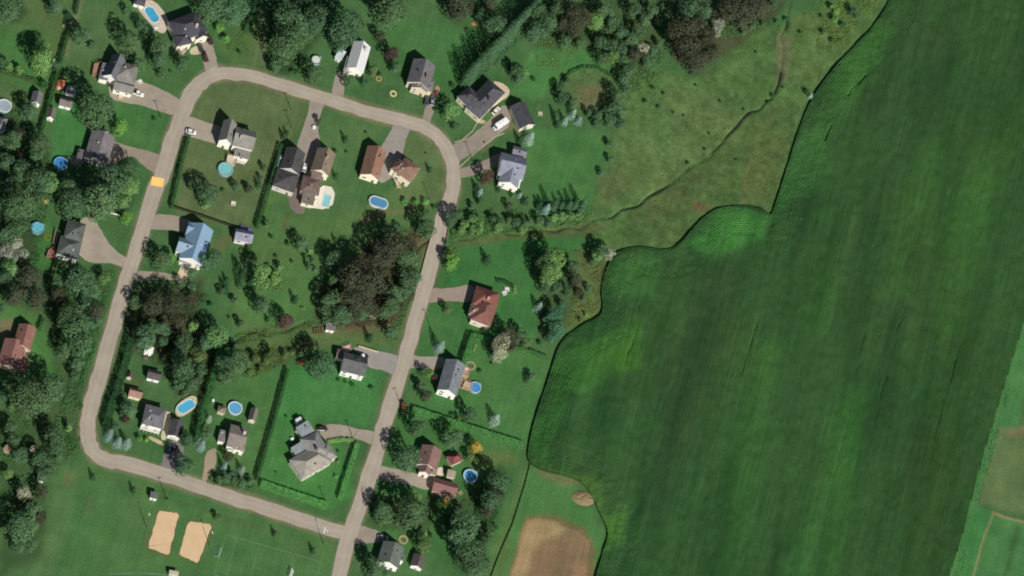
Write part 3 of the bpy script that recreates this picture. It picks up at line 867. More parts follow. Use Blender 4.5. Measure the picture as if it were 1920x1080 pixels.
    for dk in decks:
        poly, z, c = dk[0], dk[1], dk[2]
        pts = [P(x, y, z) - root_p for x, y in poly]
        g = G(); g.prism([(q.x, q.y) for q in pts], z-.18, z, 0)
        m = len(pts); cen = sum(pts, Vector())/m
        for a in range(m):
            q1, q2 = pts[a], pts[(a+1) % m]; L_ = (q2-q1).length
            d_ = (q2-q1).normalized(); n_ = Vector((-d_.y, d_.x, 0)); nin = n_ if n_.dot(cen-q1) > 0 else -n_
            if len(dk) > 3 and a in dk[3]: continue
            mid = (q1+q2)/2 + nin*.08
            g.box(mid, d_, n_, L_/2-.12, .05, z+.85, z+.95, 1); g.box(mid, d_, n_, L_/2-.12, .03, z+.15, z+.21, 1)
            for k_ in range(int(L_/1.4)+1):
                q = q1 + d_*(.14 + k_*(L_-.28)/max(1, int(L_/1.4))) + nin*.08
                g.box(q, d_, n_, .06, .06, 0, z+.85, 1)
        put('deck', g.mesh('deck', [M['wood'], M['trim'] if len(dk) > 4 and dk[4] else M['wood']]), t, col=A(*c))
    return t

WHITE = (228,224,214); CREAM = (216,208,192); GREYW = (170,168,162)
H = building
H('house', 'large house with charcoal hipped roof beside a kidney deck pool', 'house', [
  B(352,50,56,44,-20,5.4,2.6,'hip'), B(343,74,22,30,70,5.2,2.2,'hip'), B(375,60,26,24,70,4.4,2.0,'gable'), B(328,39,24,14,-20,3.0,.6,'flat',(84,80,88))],
  CREAM, (74,74,82), 'the charcoal hip-roofed house', chimney=(0,.35,-.4,(200,196,190)), decks=[([(330,92),(350,94),(344,102),(332,100)],.6,(190,180,160))])
H('house', 'house with light grey roof and one dark steep gable beside a wooden deck', 'house', [
  B(214,128,44,28,115,4.6,3.2,'gable',(108,108,116)), B(236,136,42,36,15,4.4,2.2,'hip'), B(197,135,32,18,105,3.2,.8,'flat',(124,122,128)), B(232,162,38,22,15,3.4,1.6,'gable')],
  WHITE, (128,126,122), 'the dark-gabled grey house', decks=[([(176,120),(190,116),(186,142),(172,142)],1.2,(160,126,104))], vents=3)
H('house', 'long grey gabled house with brick paving, behind the big dark tree clump', 'house', [
  B(187,277,54,46,106,3.6,2.4,'gable'), B(150,291,22,11,106,2.8,.5,'flat',(112,110,112)), B(196,255,16,26,196,3.7,1.6,'gable',(124,122,120))],
  GREYW, (124,120,122), 'the long grey gabled house', vents=3)
H('house', 'pale grey house with twin white gables and a deck down to a round pool', 'house', [
  B(427,248,40,26,105,5.6,2.6,'gable'), B(458,260,40,36,15,5.5,2.6,'gable'), B(454,288,30,16,15,3.2,.9,'flat',(122,120,114))],
  WHITE, (136,134,128), 'the twin-gabled house', chimney=(1,-.4,-.3,(180,176,170)), vents=3,
  decks=[([(427,290),(445,294),(440,310),(436,312),(424,302)],1.25,(206,192,170)), ([(446,296),(464,302),(458,308),(443,304)],.9,(224,218,206))])
H('house', 'charcoal roofed house with white ridge trim beside the long cedar hedge', 'house', [
  B(549,302,42,38,107,4.2,2.6,'gable'), B(536,338,36,44,107,3.9,2.2,'hip'), B(526,302,22,10,107,2.7,.3,'flat',(122,132,138))],
  (196,190,180), (80,78,80), 'the charcoal-roofed house', vents=3, mroof='shingle')
H('house', 'brown house with tan sunlit slope and mauve hip wing above the white terrace', 'house', [
  B(606,304,44,36,107,4.6,2.6,'gable',(134,120,104)), B(583,348,36,32,15,3.6,1.8,'hip',(118,100,96)), B(578,372,24,22,15,3.3,.9,'flat',(118,110,100)), B(594,326,20,30,15,3.5,1.2,'gable',(120,104,98))],
  (222,210,190), (134,120,104), 'the tan-roofed house', chimney=(0,-.2,.2,(170,150,130)), vents=3)
H('house', 'long narrow brown gabled garage house with a cream south gable', 'house', [
  B(700,306,56,38,105,3.8,2.6,'gable'), B(706,330,4,16,105,4.0,1.2,'gable')], (232,224,200), (146,112,96), 'the long brown garage', vents=3)
H('house', 'square brown hip-roofed house with cream walls next to the long brown garage', 'house', [
  B(764,318,36,34,35,5.4,2.2,'hip'), B(748,312,24,22,125,5.0,1.6,'hip',(128,104,92))], (232,222,198), (140,112,98), 'the square brown house',
  decks=[([(738,336),(748,342),(752,352),(744,352)],1.4,(200,184,160))], vents=3)
H('house', 'house with bright white metal roof, between two groups of big trees', 'house', [
  B(672,108,52,34,106,4.4,2.6,'gable'), B(655,121,28,16,106,3.4,1.0,'gable',(196,194,190))], WHITE, (222,224,224), 'the white-roofed house', mroof='metal_roof', vents=1, chimney=(0,-.5,.4,(190,186,180)))
H('house', 'grey gabled house with brick chimneys and beige walls behind the fire pit lawn', 'house', [
  B(790,139,46,44,106,4.6,2.8,'gable'), B(788,160,18,32,106,4.7,1.8,'gable',(128,126,124)), B(803,160,20,22,15,3.6,1.0,'hip',(126,120,116))],
  (206,194,166), (112,110,114), 'the fire-pit house', chimney=(0,.35,.45,(150,110,90)), vents=3)
H('house', 'large dark grey house set diagonally with a curved beige patio', 'house', [
  B(910,184,64,40,-46,4.4,2.6,'hip'), B(884,186,44,30,44,4.3,2.4,'hip'), B(893,205,36,20,40,4.0,1.6,'hip',(92,92,98))],
  (216,204,178), (84,84,90), 'the diagonal dark house', vents=3, chimney=(0,-.1,-.3,(70,66,64)))
H('garage', 'detached charcoal gabled garage beside the white motorhome', 'garage', [B(980,217,46,30,66,3.4,2.0,'gable')], (210,200,184), (76,78,86), 'the charcoal garage', vents=1, windows=False, garage_door=True)
H('house', 'blue grey gabled house with a bright white sunroom at its south end', 'house', [
  B(960,312,48,42,14,5.0,3.0,'gable',(134,138,152)), B(958,326,44,38,104,4.6,2.4,'gable',(140,144,158)), B(974,285,26,18,14,3.4,1.2,'gable',(124,124,134)), B(968,341,20,16,104,3.6,1.2,'hip',(224,222,218))],
  (232,230,224), (134,138,152), 'the blue-grey house', vents=3)
H('shed', 'small blue grey gabled outbuilding with pergola against the long hedge', 'shed', [B(457,442,34,22,11,3.4,1.9,'gable')], (206,206,204), (140,142,158), 'the blue-grey shed', vents=1,
  decks=[([(452,424),(472,430),(470,438),(450,432)],.5,(120,120,170))])
H('house', 'house with light blue metal roof and several gables on the west street', 'house', [
  B(368,458,70,46,108,4.8,2.8,'gable'), B(347,462,30,28,18,4.9,2.2,'gable',(126,150,168)), B(364,432,28,26,18,4.4,1.6,'gable',(118,146,172)), B(348,487,22,14,18,3.0,.6,'flat',(130,146,156))],
  WHITE, (134,164,190), 'the blue-roofed house', mroof='metal_roof', vents=3, decks=[([(340,490),(358,494),(354,502),(340,498)],.8,(214,206,196))])
H('house', 'dark green grey house with two hipped blocks and a brick red deck', 'house', [
  B(140,434,36,38,16,4.4,2.2,'hip'), B(130,464,42,36,16,4.2,2.3,'hip')], WHITE, (94,100,96), 'the dark green-grey house', vents=3,
  decks=[([(90,470),(102,462),(108,478),(100,484),(86,482)],1.0,(156,112,96)), ([(104,430),(112,436),(104,460),(98,456)],.8,(150,140,120))])
H('house', 'terracotta roofed house of two stepped gables at the west edge', 'house', [
  B(46,632,42,34,107,3.8,2.0,'gable'), B(22,664,50,42,107,3.9,2.2,'gable'), B(40,684,22,28,107,3.4,1.2,'hip')], (196,170,150), (142,104,94), 'the terracotta house', vents=3,
  decks=[([(46,660),(57,656),(52,672),(44,672)],.6,(200,176,150))])
H('house', 'square grey house with white balcony, beside octagonal pool deck', 'house', [
  B(289,781,40,38,15,4.6,1.6,'lowhip')], WHITE, (112,112,116), 'the square grey house', vents=3, decks=[([(264,798),(300,808),(298,814),(262,804)],1.6,(220,214,204),(),True)])
H('garage', 'flat charcoal garage behind two cars parked on asphalt drive', 'garage', [B(330,804,32,26,105,3.2,1.2,'gable')], WHITE, (82,80,84), 'the charcoal drive garage', windows=False, garage_door=True, vents=0)
H('house', 'small house with pale taupe roof, one lit slope and a low west wing', 'house', [
  B(445,820,34,42,15,4.4,1.8,'gable'), B(417,818,22,14,105,3.0,.6,'flat',(134,132,128)), B(448,842,8,22,105,3.6,1.0,'gable',(140,132,120))], WHITE, (132,124,116), 'the pale taupe house', vents=3, chimney=(0,.6,.3,(210,206,200)))
H('house', 'sprawling grey house of overlapping wings with beige terrace', 'house', [
  B(583,864,64,44,-30,4.0,2.2,'hip',(154,148,138)), B(592,838,52,36,58,4.1,2.2,'hip',(142,140,138)), B(572,806,26,24,-32,3.4,1.0,'flat',(132,142,144)), B(562,844,24,24,-32,3.3,.5,'flat',(138,146,148)), B(612,848,34,26,58,3.8,1.6,'hip',(148,144,138))],
  (206,196,178), (150,145,138), 'the sprawling grey house', vents=3, chimney=(1,.2,-.3,(80,76,72)))
H('house', 'dark grey roofed house with bright white south wall near garden sheds', 'house', [
  B(664,683,46,36,14,4.8,2.4,'gable'), B(640,664,18,18,14,3.0,.8,'gable',(120,100,96))], (232,230,226), (96,98,98), 'the white-walled house', vents=3, decks=[([(640,652),(656,646),(660,656),(646,666)],.7,(196,170,156))])
H('house', 'brick red hipped house with turret and pale porch on its south side', 'house', [
  B(911,560,46,36,18,4.6,2.6,'hip',(132,84,76)), B(908,584,46,40,108,4.5,2.6,'hip',(130,90,82)), B(892,582,24,22,18,4.0,1.8,'hip',(142,116,104)), B(906,600,16,16,18,3.4,1.0,'hip',(196,180,160))],
  (216,200,180), (132,84,76), 'the red-roofed house', vents=3, chimney=(0,.1,-.3,(190,170,150)))
H('house', 'grey gabled house with white south gable and a deck with round blue pool', 'house', [
  B(846,708,60,38,106,4.6,2.4,'gable'), B(856,688,18,32,106,4.0,1.4,'gable',(124,130,134))], (236,234,230), (122,128,134), 'the white-gabled house', vents=3,
  decks=[([(872,714),(886,720),(884,734),(866,728)],1.1,(190,164,136)), ([(870,688),(882,692),(878,706),(866,702)],.5,(176,150,126))])
H('house', 'mauve brown gabled house above the garage with matching roof', 'house', [
  B(805,858,38,40,106,4.2,2.2,'gable'), B(800,872,34,22,106,4.0,1.6,'gable',(132,108,102)), B(812,882,16,16,16,3.4,1.0,'hip',(140,120,110))], (226,220,206), (136,108,102), 'the mauve house', vents=3)
H('garage', 'mauve brown gabled garage south of the house with the matching roof', 'garage', [B(834,914,46,26,15,3.4,1.7,'gable')], (190,160,140), (136,100,96), 'the mauve garage', windows=False, garage_door=True, vents=0)
H('gazebo', 'small reddish brown hipped garden pavilion beside a gold tinted tree', 'gazebo', [B(853,859,24,20,-25,2.8,1.6,'hip')], (200,180,160), (124,76,72), 'the reddish pavilion', windows=False, vents=0)
H('house', 'green grey roofed house with white gable at the south edge, near stone garden', 'house', [
  B(733,1040,40,42,107,4.4,2.2,'gable'), B(752,1046,12,14,107,3.6,.9,'gable')], (238,236,232), (104,110,104), 'the southern green-grey house', vents=3)
S_ = lambda label, b, wall, roof, short=None, **k: building('shed', label, 'shed', b, wall, roof, short, windows=False, vents=0, **k)
S_('dark gabled shed with a white ridge, east of the southern house', [B(784,1053,24,24,107,2.6,1.5,'gable')], (238,236,232), (96,88,86), 'the dark-roofed shed')
S_('grey gabled shed with white front by the dark property hedge', [B(69,184,22,20,105,2.8,1.6,'gable')], (236,234,230), (116,116,116), 'the hedge shed')
S_('taupe gabled shed with broad white side, north of the lawn', [B(124,192,26,17,14,2.6,1.5,'gable')], (238,236,230), (122,116,110), 'the taupe shed')
S_('narrow taupe shed with a white gable front on open lawn', [B(96,213,20,16,104,2.6,1.6,'gable')], (238,236,230), (112,108,104), 'the narrow white-fronted shed')
S_('grey blue low shed joined beside the orange playhouse', [B(133,170,20,14,14,2.6,.6,'flat')], (214,214,214), (112,116,118))
S_('bright orange roofed playhouse beside a low grey shed', [B(114,158,14,14,104,2.4,1.0,'gable')], (210,100,62), (226,130,92), 'the orange playhouse')
S_('pale blue white shed roof just west of the white metal roofed house', [B(638,103,14,18,30,2.8,.8,'flat')], (220,222,224), (186,196,202))
S_('small charcoal cabin at the north end of the kidney pool deck', [B(262,2,22,16,15,2.8,1.6,'hip')], (238,236,230), (84,80,86))
S_('grey hipped house roof partly cut by the west edge', [B(2,232,26,20,105,3.4,1.6,'hip')], GREYW, (120,122,124))
S_('shed with blinding white flat roof among trees east of the cedar hedge', [B(279,656,17,12,14,2.8,.4,'flat')], (236,234,228), (236,234,226), 'the white flat shed')
S_('charcoal gabled shed with a white panel on its east end', [B(289,703,26,18,14,2.7,1.4,'gable')], (236,234,230), (90,84,84), 'the charcoal shed')
S_('tiny brown shed close to the tall cedar hedge', [B(243,704,10,11,104,2.2,1.1,'gable')], (190,170,150), (92,80,72))
S_('pinkish brown gabled shed north of the square grey house', [B(254,737,25,17,15,2.8,1.5,'gable')], (216,200,170), (154,120,108), 'the pinkish shed')
S_('round cornered beige shed west of a round blue pool', [B(416,768,13,16,105,2.5,1.1,'hip')], (190,180,160), (136,124,108))
S_('taupe gabled shed east of a round blue pool', [B(475,778,24,15,105,2.6,1.4,'gable')], (200,186,166), (122,114,106))
S_('taupe shed with white front beside the firewood, by the brown wood', [B(620,613,18,13,10,2.7,.6,'flat')], (240,238,234), (116,110,106), 'the firewood shed')
S_('beige flat shed between the reddish pavilion and mauve garage', [B(846,889,16,13,15,2.6,.5,'flat')], (200,190,170), (160,146,130))
S_('small grey hut with white front beside the road and sports field', [B(289,929,15,11,14,2.6,.5,'flat')], (240,238,234), (92,98,94), 'the roadside hut')
S_('pale weathered shed at the edge of the western wood', [B(78,894,15,13,20,2.7,1.0,'gable')], (220,220,214), (136,146,134), 'the woodland shed')
S_('long pale dugout at the south edge of the playing field', [B(326,1074,18,7,10,2.4,.3,'flat')], (180,170,150), (176,168,150))
S_('little white pergola box north of the sprawling house', [B(561,788,12,10,-30,2.4,.2,'flat')], (226,226,224), (196,200,200))
S_('low pale utility shed with boxes beside the wood', [B(62,840,9,8,30,2.0,.4,'flat')], (190,180,150), (196,186,150))
S_('rust brown lean-to among trees at the west edge', [B(14,842,14,10,40,2.2,.5,'flat')], (150,120,100), (150,124,100))
# ------------------------------------------------------------------ pools
def round_pool(px, py, r, wat, label, rim=(214,224,226), h=1.25, ladder=True):
    c = P(px, py, h); c.z = 0; R = r*PX
    t = thing('swimming_pool', label, 'pool', c, 0, 'swimming pools')
    n = 28
    ring = lambda rr, z: [(math.cos(2*math.pi*i/n)*rr, math.sin(2*math.pi*i/n)*rr, z) for i in range(n)]
    g = G()
    a, b, cc, d, e = ring(R*.97, 0), ring(R*.97, h), ring(R*.89, h-.02), ring(R*.89, 0), 0
    for i in range(n):
        j = (i+1) % n
        g.face([a[i], a[j], b[j], b[i]]); g.face([cc[i], cc[j], d[j], d[i]][::-1])
    put('pool_wall', g.mesh('pool_wall', [M['plain']]), t, col=A(150,176,190))
    g = G(); a, b, cc, d = ring(R, h), ring(R, h+.08), ring(R*.87, h+.08), ring(R*.87, h)
    for i in range(n):
        j = (i+1) % n
        g.face([a[i], a[j], b[j], b[i]]); g.face([b[i], b[j], cc[j], cc[i]]); g.face([cc[i], cc[j], d[j], d[i]]); g.face([d[i], d[j], a[j], a[i]])
    put('rim', g.mesh('rim', [M['plain']]), t, col=A(*rim))
    g = G(); g.face(ring(R*.93, h-.16)); put('water', g.mesh('water', [M['water']]), t, col=A(*wat))
    if ladder:
        g = G()
        an = math.radians(35)
        for s_ in (-.28, .28):
            o = Vector((math.cos(an)*R*1.02 - math.sin(an)*s_, math.sin(an)*R*1.02 + math.cos(an)*s_, 0)); dv = Vector((math.cos(an), math.sin(an), 0))
            g.tube(o + dv*.55, o + Vector((0,0,h+.9)), .05, .05, 6); g.tube(o + Vector((0,0,h+.9)), o - dv*.5 + Vector((0,0,h-.3)), .05, .05, 6)
        for k in range(5):
            f = k/5; o = Vector((math.cos(an)*R*1.02, math.sin(an)*R*1.02, 0)) + Vector((math.cos(an), math.sin(an), 0))*.55*(1-f)
            pv = Vector((-math.sin(an), math.cos(an), 0))*.28; g.tube(o - pv + Vector((0,0,.15+f*(h+.7))), o + pv + Vector((0,0,.15+f*(h+.7))), .06, .06, 6)
        put('ladder', g.mesh('ladder', [M['trim']]), t)
    return t
BLUE = (82,150,200)
round_pool(8,198,14,(158,172,182),'round pool with grey cover and white rim at the west edge', (222,226,226))
round_pool(114,306,13.5,(62,130,186),'round deep blue pool with ladder deck, west of long grey house', (120,164,200))
round_pool(423,317,14.5,(124,190,190),'round turquoise pool below the wooden deck steps of twin-gabled house', (140,180,182))
round_pool(71,427,12.5,(110,190,210),'round pale turquoise pool with a small platform, beside western trees', (96,150,170))
round_pool(441,765,13.5,(96,166,206),'round light blue pool between two small taupe sheds', (214,226,230))
round_pool(891,726,11.5,(74,142,200),'round blue pool attached to deck of the white-gabled house', (170,200,222))
round_pool(882,892,13.5,(92,164,210),'round blue pool with pale rim, beside the reddish pavilion', (190,216,226))
round_pool(593,112,9.5,(206,216,204),'small round pool under pale cover beside a dark bushy tree', (96,110,104))
def oval_pool(label, px, py, L, W, a, wat, deck=None, deckc=(206,194,172), h=.35, octo=False, rim=(210,214,210), white=False):
    c = P(px, py, h); c.z = 0; u = dirw(a); v = Vector((-u.y, u.x, 0))
    t = thing('swimming_pool', label, 'pool', c, 0, 'swimming pools')
    def out(k):
        hl, hw = L*PX/2 + k, W*PX/2 + k
        if octo == 'rect': return [u*x*hl + v*y*hw for x, y in ((-1,-1),(1,-1),(1,1),(-1,1))]
        if octo: return [u*x*hl + v*y*hw for x, y in ((-1,-.45),(-.7,-1),(.7,-1),(1,-.45),(1,.45),(.7,1),(-.7,1),(-1,.45))]
        return [u*(math.copysign(hl-hw, math.cos(q))+hw*math.cos(q)) + v*hw*math.sin(q) for q in [2*math.pi*(i+.5)/28 for i in range(28)]]
    a_, b_ = out(.45), out(0); n = len(a_); g = G()
    for i in range(n):
        j = (i+1) % n
        A_, B_, C_, D_ = a_[i], a_[j], b_[j], b_[i]
        g.face([(*A_.xy, 0), (*B_.xy, 0), (*B_.xy, h), (*A_.xy, h)]); g.face([(*A_.xy, h), (*B_.xy, h), (*C_.xy, h), (*D_.xy, h)]); g.face([(*D_.xy, h), (*C_.xy, h), (*C_.xy, h-.25), (*D_.xy, h-.25)])
    put('rim', g.mesh('rim', [M['plain']]), t, col=A(*rim))
    g = G(); g.face([(*q.xy, h-.16) for q in out(.1)]); put('water', g.mesh('water', [M['water']]), t, col=A(*wat))
    if deck:
        pts = [P(x, y, h-.06) - c for x, y in deck]
        # the basin is open: the deck is built as a ring of boards round the water
        outer = [Vector(q) for q in chaikin([tuple(q) for q in pts], 1)]; inner = out(.3); g = G(); no = len(outer)
        ang = lambda q: math.atan2(q.y, q.x)
        rays = 64
        def hit(poly, th):
            d = Vector((math.cos(th), math.sin(th))); best = 0
            for i in range(len(poly)):
                p1, p2 = poly[i].xy, poly[(i+1) % len(poly)].xy; e = p2-p1; den = d.x*e.y - d.y*e.x
                if abs(den) < 1e-9: continue
                s_ = (p1.x*e.y - p1.y*e.x)/den; k_ = (p1.x*d.y - p1.y*d.x)/den
                if s_ > 0 and -1e-6 <= k_ <= 1+1e-6: best = max(best, s_)
            return d*best
        for i in range(rays):
            t1_, t2_ = 2*math.pi*i/rays, 2*math.pi*(i+1)/rays
            o1, o2, i1, i2 = hit(outer, t1_), hit(outer, t2_), hit(inner, t1_), hit(inner, t2_)
            if o1.length < i1.length: o1 = i1
            if o2.length < i2.length: o2 = i2
            z = h-.06
            g.face([(*i1, z), (*o1, z), (*o2, z), (*i2, z)]); g.face([(*o1, z), (*o1, 0), (*o2, 0), (*o2, z)])
        put('pool_deck', g.mesh('pool_deck', [M['trim'] if white else M['gravel']]), t, col=A(*deckc))
    g = G()
    for s_ in (-.3, .3):
        o = u*(L*PX/2+.1) + v*s_; g.tube(o + Vector((0,0,h-.05)), o + Vector((0,0,h+.8)), .05, .05, 6); g.tube(o + Vector((0,0,h+.8)), o - u*.7 + Vector((0,0,h-.1)), .05, .05, 6)
    put('ladder', g.mesh('ladder', [M['trim']]), t)
    return t
oval_pool('oval blue pool with white rim on lawn above terraced steps', 710, 379, 34, 19, 18, (84,144,180), h=1.1)
oval_pool('long blue pool in an angled beige concrete deck by charcoal house', 285, 27, 34, 18, 56, (72,164,200), [(255,6),(268,0),(290,0),(312,28),(316,40),(312,58),(304,64),(288,52),(262,22)], (200,186,168), .3, True)
oval_pool('elongated blue pool in an octagonal timber deck beside the dark hedge', 349, 762, 36, 17, -32, (84,176,216), [(328,768),(334,756),(356,742),(366,742),(371,750),(368,762),(350,776),(338,780),(330,778)], (196,186,150), .9, False)
oval_pool('rectangular pale turquoise pool in bright white terrace', 612, 376, 26, 12, 104, (140,206,206), [(598,346),(630,352),(622,394),(560,386),(564,378),(592,382)], (228,222,206), .3, 'rect')
# ------------------------------------------------------------------ vehicles
def wheel_mesh():
    g = G(); g.tube((0,-.11,0), (0,.11,0), .33, .33, 14, 0); g.tube((0,-.12,0), (0,.12,0), .2, .2, 10, 1)
    return g.mesh('wheel', [M['tyre'], M['rim']])
WHEEL = wheel_mesh()
def loft(secs, mats, name, mi_fn=None):
    """secs: list of (x, [(y,z)...]) rings of equal size, closed"""
    g = G(); k = len(secs[0][1])
    for x, r in secs: g.v += [(x, y, z) for y, z in r]
    for s_ in range(len(secs)-1):
        for i in range(k):
            j = (i+1) % k; g.f.append((s_*k+i, s_*k+j, (s_+1)*k+j, (s_+1)*k+i)); g.m.append(mi_fn(s_, i) if mi_fn else 0)
    g.f.append(tuple(range(k))[::-1]); g.m.append(0); g.f.append(tuple((len(secs)-1)*k+i for i in range(k))); g.m.append(0)
    return g.mesh(name, mats)
def ring8(w_, z0, z1, b=.12):
    return [(-w_+b, z0), (w_-b, z0), (w_, z0+b), (w_, z1-b), (w_-b*1.4, z1), (-w_+b*1.4, z1), (-w_, z1-b), (-w_, z0+b)]
def car_meshes(kind):
    if kind == 'pickup':
        body = loft([(-2.7, ring8(.85,.5,.95)), (-2.5, ring8(.95,.38,1.08)), (-.75, ring8(.97,.34,1.08)), (1.3, ring8(.96,.34,1.05)), (2.4, ring8(.92,.38,.98)), (2.7, ring8(.8,.48,.85))], [M['paint']], 'body')
        cab = (-.75, -.55, .75, 1.35, 1.72)
    else:
        body = loft([(-2.25, ring8(.75,.5,.85)), (-2.1, ring8(.86,.36,1.0)), (-1.3, ring8(.92,.32,1.02)), (1.0, ring8(.92,.32,.97)), (1.9, ring8(.88,.36,.86)), (2.2, ring8(.74,.46,.74))], [M['paint']], 'body')
        cab = (-1.85, -1.2, .35, 1.15, 1.47)
    x0, x1, x2, x3, zt = cab
    g = G()
    lo = [(x0,-.84,.98), (x3,-.84,.93), (x3,.84,.93), (x0,.84,.98)]; hi = [(x1,-.66,zt), (x2,-.66,zt), (x2,.66,zt), (x1,.66,zt)]
    for i in range(4):
        j = (i+1) % 4; g.face([lo[i], lo[j], hi[j], hi[i]])
    glass = g.mesh('windscreen', [M['glass']])
    g = G(); X, Y = Vector((1,0,0)), Vector((0,1,0))
    g.box(((x1+x2)/2, 0, 0), X, Y, (x2-x1)/2+.05, .69, zt-.01, zt+.05)
    roof = g.mesh('roof', [M['paint']])
    g = G(); g.box((0,0,0), X, Y, .06, .16, -.08, .08); hl = g.mesh('headlight', [M['lamp']])
    return body, glass, roof, hl
CARM = {k: car_meshes(k) for k in ('car', 'pickup')}
def car(kind, px, py, a, colr, label, roofc=None):
    c = P(px, py, .7); c.z = .13; u = dirw(a)
    t = thing('parked_car' if kind == 'car' else 'pickup_truck', label, 'car' if kind == 'car' else 'pickup', c, math.atan2(u.y, u.x), 'vehicles parked on the driveways')
    body, glass, roof, hl = CARM[kind]
    put('body', body, t, col=A(*colr)); put('windscreen', glass, t); put('roof', roof, t, col=A(*(roofc or colr)))
    wx = (1.4, -1.4) if kind == 'car' else (1.75, -1.65)
    for x in wx:
        for y in (-.82, .82): put('wheel', WHEEL, t, (x, y, .33))
    for y in (-.6, .6): put('headlight', hl, t, (2.18 if kind == 'car' else 2.66, y, .66))
    if kind == 'pickup':
        g = G(); X, Y = Vector((1,0,0)), Vector((0,1,0)); g.box((-1.65,0,0), X, Y, .82, .8, 1.06, 1.09); put('cargo_bed', g.mesh('cargo_bed', [M['tyre']]), t)
    return t
car('car', 358, 247, 12, (236,234,230), 'white car with dark windows where the twin-gabled house drive meets the street')
car('pickup', 384, 106, 68, (88,50,50), 'dark maroon pickup parked furthest down the charcoal house drive')
car('car', 376, 90, 70, (70,66,64), 'dark grey car tucked against the charcoal house entrance')
car('car', 394, 76, 66, (84,48,48), 'dark maroon car beside the garage corner of charcoal house')
car('pickup', 258, 175, 22, (240,238,234), 'white pickup parked beside dark-gabled grey house')
car('car', 571, 315, -72, (240,240,240), 'white car between the charcoal roof and tan roof houses')
car('car', 566, 326, -72, (50,48,50), 'black car close behind the white one between two houses')
car('car', 930, 208, -48, (238,232,222), 'white sedan on the wide drive south of diagonal dark house')
car('car', 800, 189, -78, (70,74,82), 'dark blue grey car on the fire-pit house drive, west one')
car('car', 811, 190, -82, (160,164,168), 'silver car on the fire-pit house drive, east one')
car('car', 604, 804, 4, (62,52,48), 'dark brown car alone on the drive of the sprawling grey house')
car('car', 327, 843, -76, (44,42,46), 'black car on asphalt drive below the charcoal drive garage')
car('car', 318, 840, -76, (62,76,100), 'dark blue car on asphalt drive below the charcoal drive garage')
car('car', 681, 668, 8, (60,60,62), 'dark car with white roof beside the white-walled house', (240,240,238))
car('car', 718, 1008, 8, (176,176,176), 'silver car by stone garden of the southern house')
car('car', 684, 58 + 600, 0, (200,198,190), 'x') if False else None
def motorhome(px, py, a):
    c = P(px, py, 1.5); c.z = .13; u = dirw(a); X, Y = Vector((1,0,0)), Vector((0,1,0))
    t = thing('motorhome', 'big white motorhome parked beside the charcoal garage', 'motorhome', c, math.atan2(u.y, u.x))
    put('body', loft([(-3.4, ring8(1.15,.5,2.9)), (-3.3, ring8(1.2,.45,3.0)), (1.9, ring8(1.2,.45,3.0)), (2.6, ring8(1.15,.45,2.75)), (2.75, ring8(1.05,.5,2.3))], [M['paint']], 'body'), t, col=A(246,246,246))
    put('cab', loft([(2.6, ring8(1.0,.4,1.9)), (3.1, ring8(.98,.4,1.5)), (3.8, ring8(.9,.42,1.2)), (4.0, ring8(.8,.5,1.0))], [M['paint']], 'cab'), t, col=A(190,196,206))
    g = G(); g.face([(2.74,-.9,1.95), (2.74,.9,1.95), (3.22,.85,1.42), (3.22,-.85,1.42)][::-1]); put('windscreen', g.mesh('windscreen', [M['glass']]), t)
    for x in (-1.2, 1.0):
        g = G(); g.box((x,0,0), X, Y, .35, .35, 3.0, 3.22); put('roof_unit', g.mesh('roof_unit', [M['trim']]), t)
    for x in (-2.2, 3.1):
        for y in (-1.0, 1.0): put('wheel', WHEEL, t, (x, y, .33))
    for x in (-2.2, -.4):
        for y in (-1, 1): put('window', window_mesh(1.15, 1.25), t, (x, y*1.2, 1.9), 0 if y > 0 else math.pi)
motorhome(939, 233, 147)
# ------------------------------------------------------------------ poles
def pole(px, py, label, lampside=None):
    c = P(px, py); t = thing('utility_pole', label, 'pole', c, random.uniform(-.3, .3) + math.radians(14), 'wooden poles along the streets')
    g = G(); g.tube((0,0,-.3), (0,0,7.8), .15, .1, 8); put('pole', g.mesh('pole', [M['wood']]), t, col=A(120,108,92))
    X, Y = Vector((1,0,0)), Vector((0,1,0))
    if lampside is None:
        g = G(); g.box((0,.16,0), X, Y, 1.0, .05, 7.2, 7.32)
        for s_ in (-.9, -.45, .45, .9): g.tube((s_,.16,7.32), (s_,.16,7.5), .04, .05, 6)
        put('crossarm', g.mesh('crossarm', [M['wood']]), t, col=A(110,100,88))
    else:
        g = G(); g.tube((0,0,7.2), (0,2.0,7.8), .05, .04, 6); put('arm', g.mesh('arm', [M['rim']]), t)
        g = G(); g.box((0,2.4,0), X, Y, .16, .5, 7.75, 7.9); put('lamp_head', g.mesh('lamp_head', [M['lamp']]), t)
for px, py, lb, ls in [(393,1024,'tall pole beside the eastern sand court',1), (275,990,'tall pole just west of the western sand court',1), (546,207,'pole on the lawn corner close to the loop road',None),
  (547,240,'pole on the lawn north of a pair of small dark shrubs',None), (885,299,'pole beside the motorhome drive',None), (807,614,'street pole across from the square lawn of the red-roofed house',None),
  (607,1021,'pole at the southern road junction with its lamp arm',1), (752,762,'pole beside the rusty shrub on the east street',None), (662,823,'pole at the hedge corner of the sprawling house drive',None),
  (310,931,'pole beside the roadside hut',None), (806,376,'pole near three clipped round shrubs',None), (302,222,'pole on the corner lawn beside a thin shrub',None), (612,948,'pole by the eastern end of the long clipped hedge',None)]:
    pole(px, py, lb, ls)
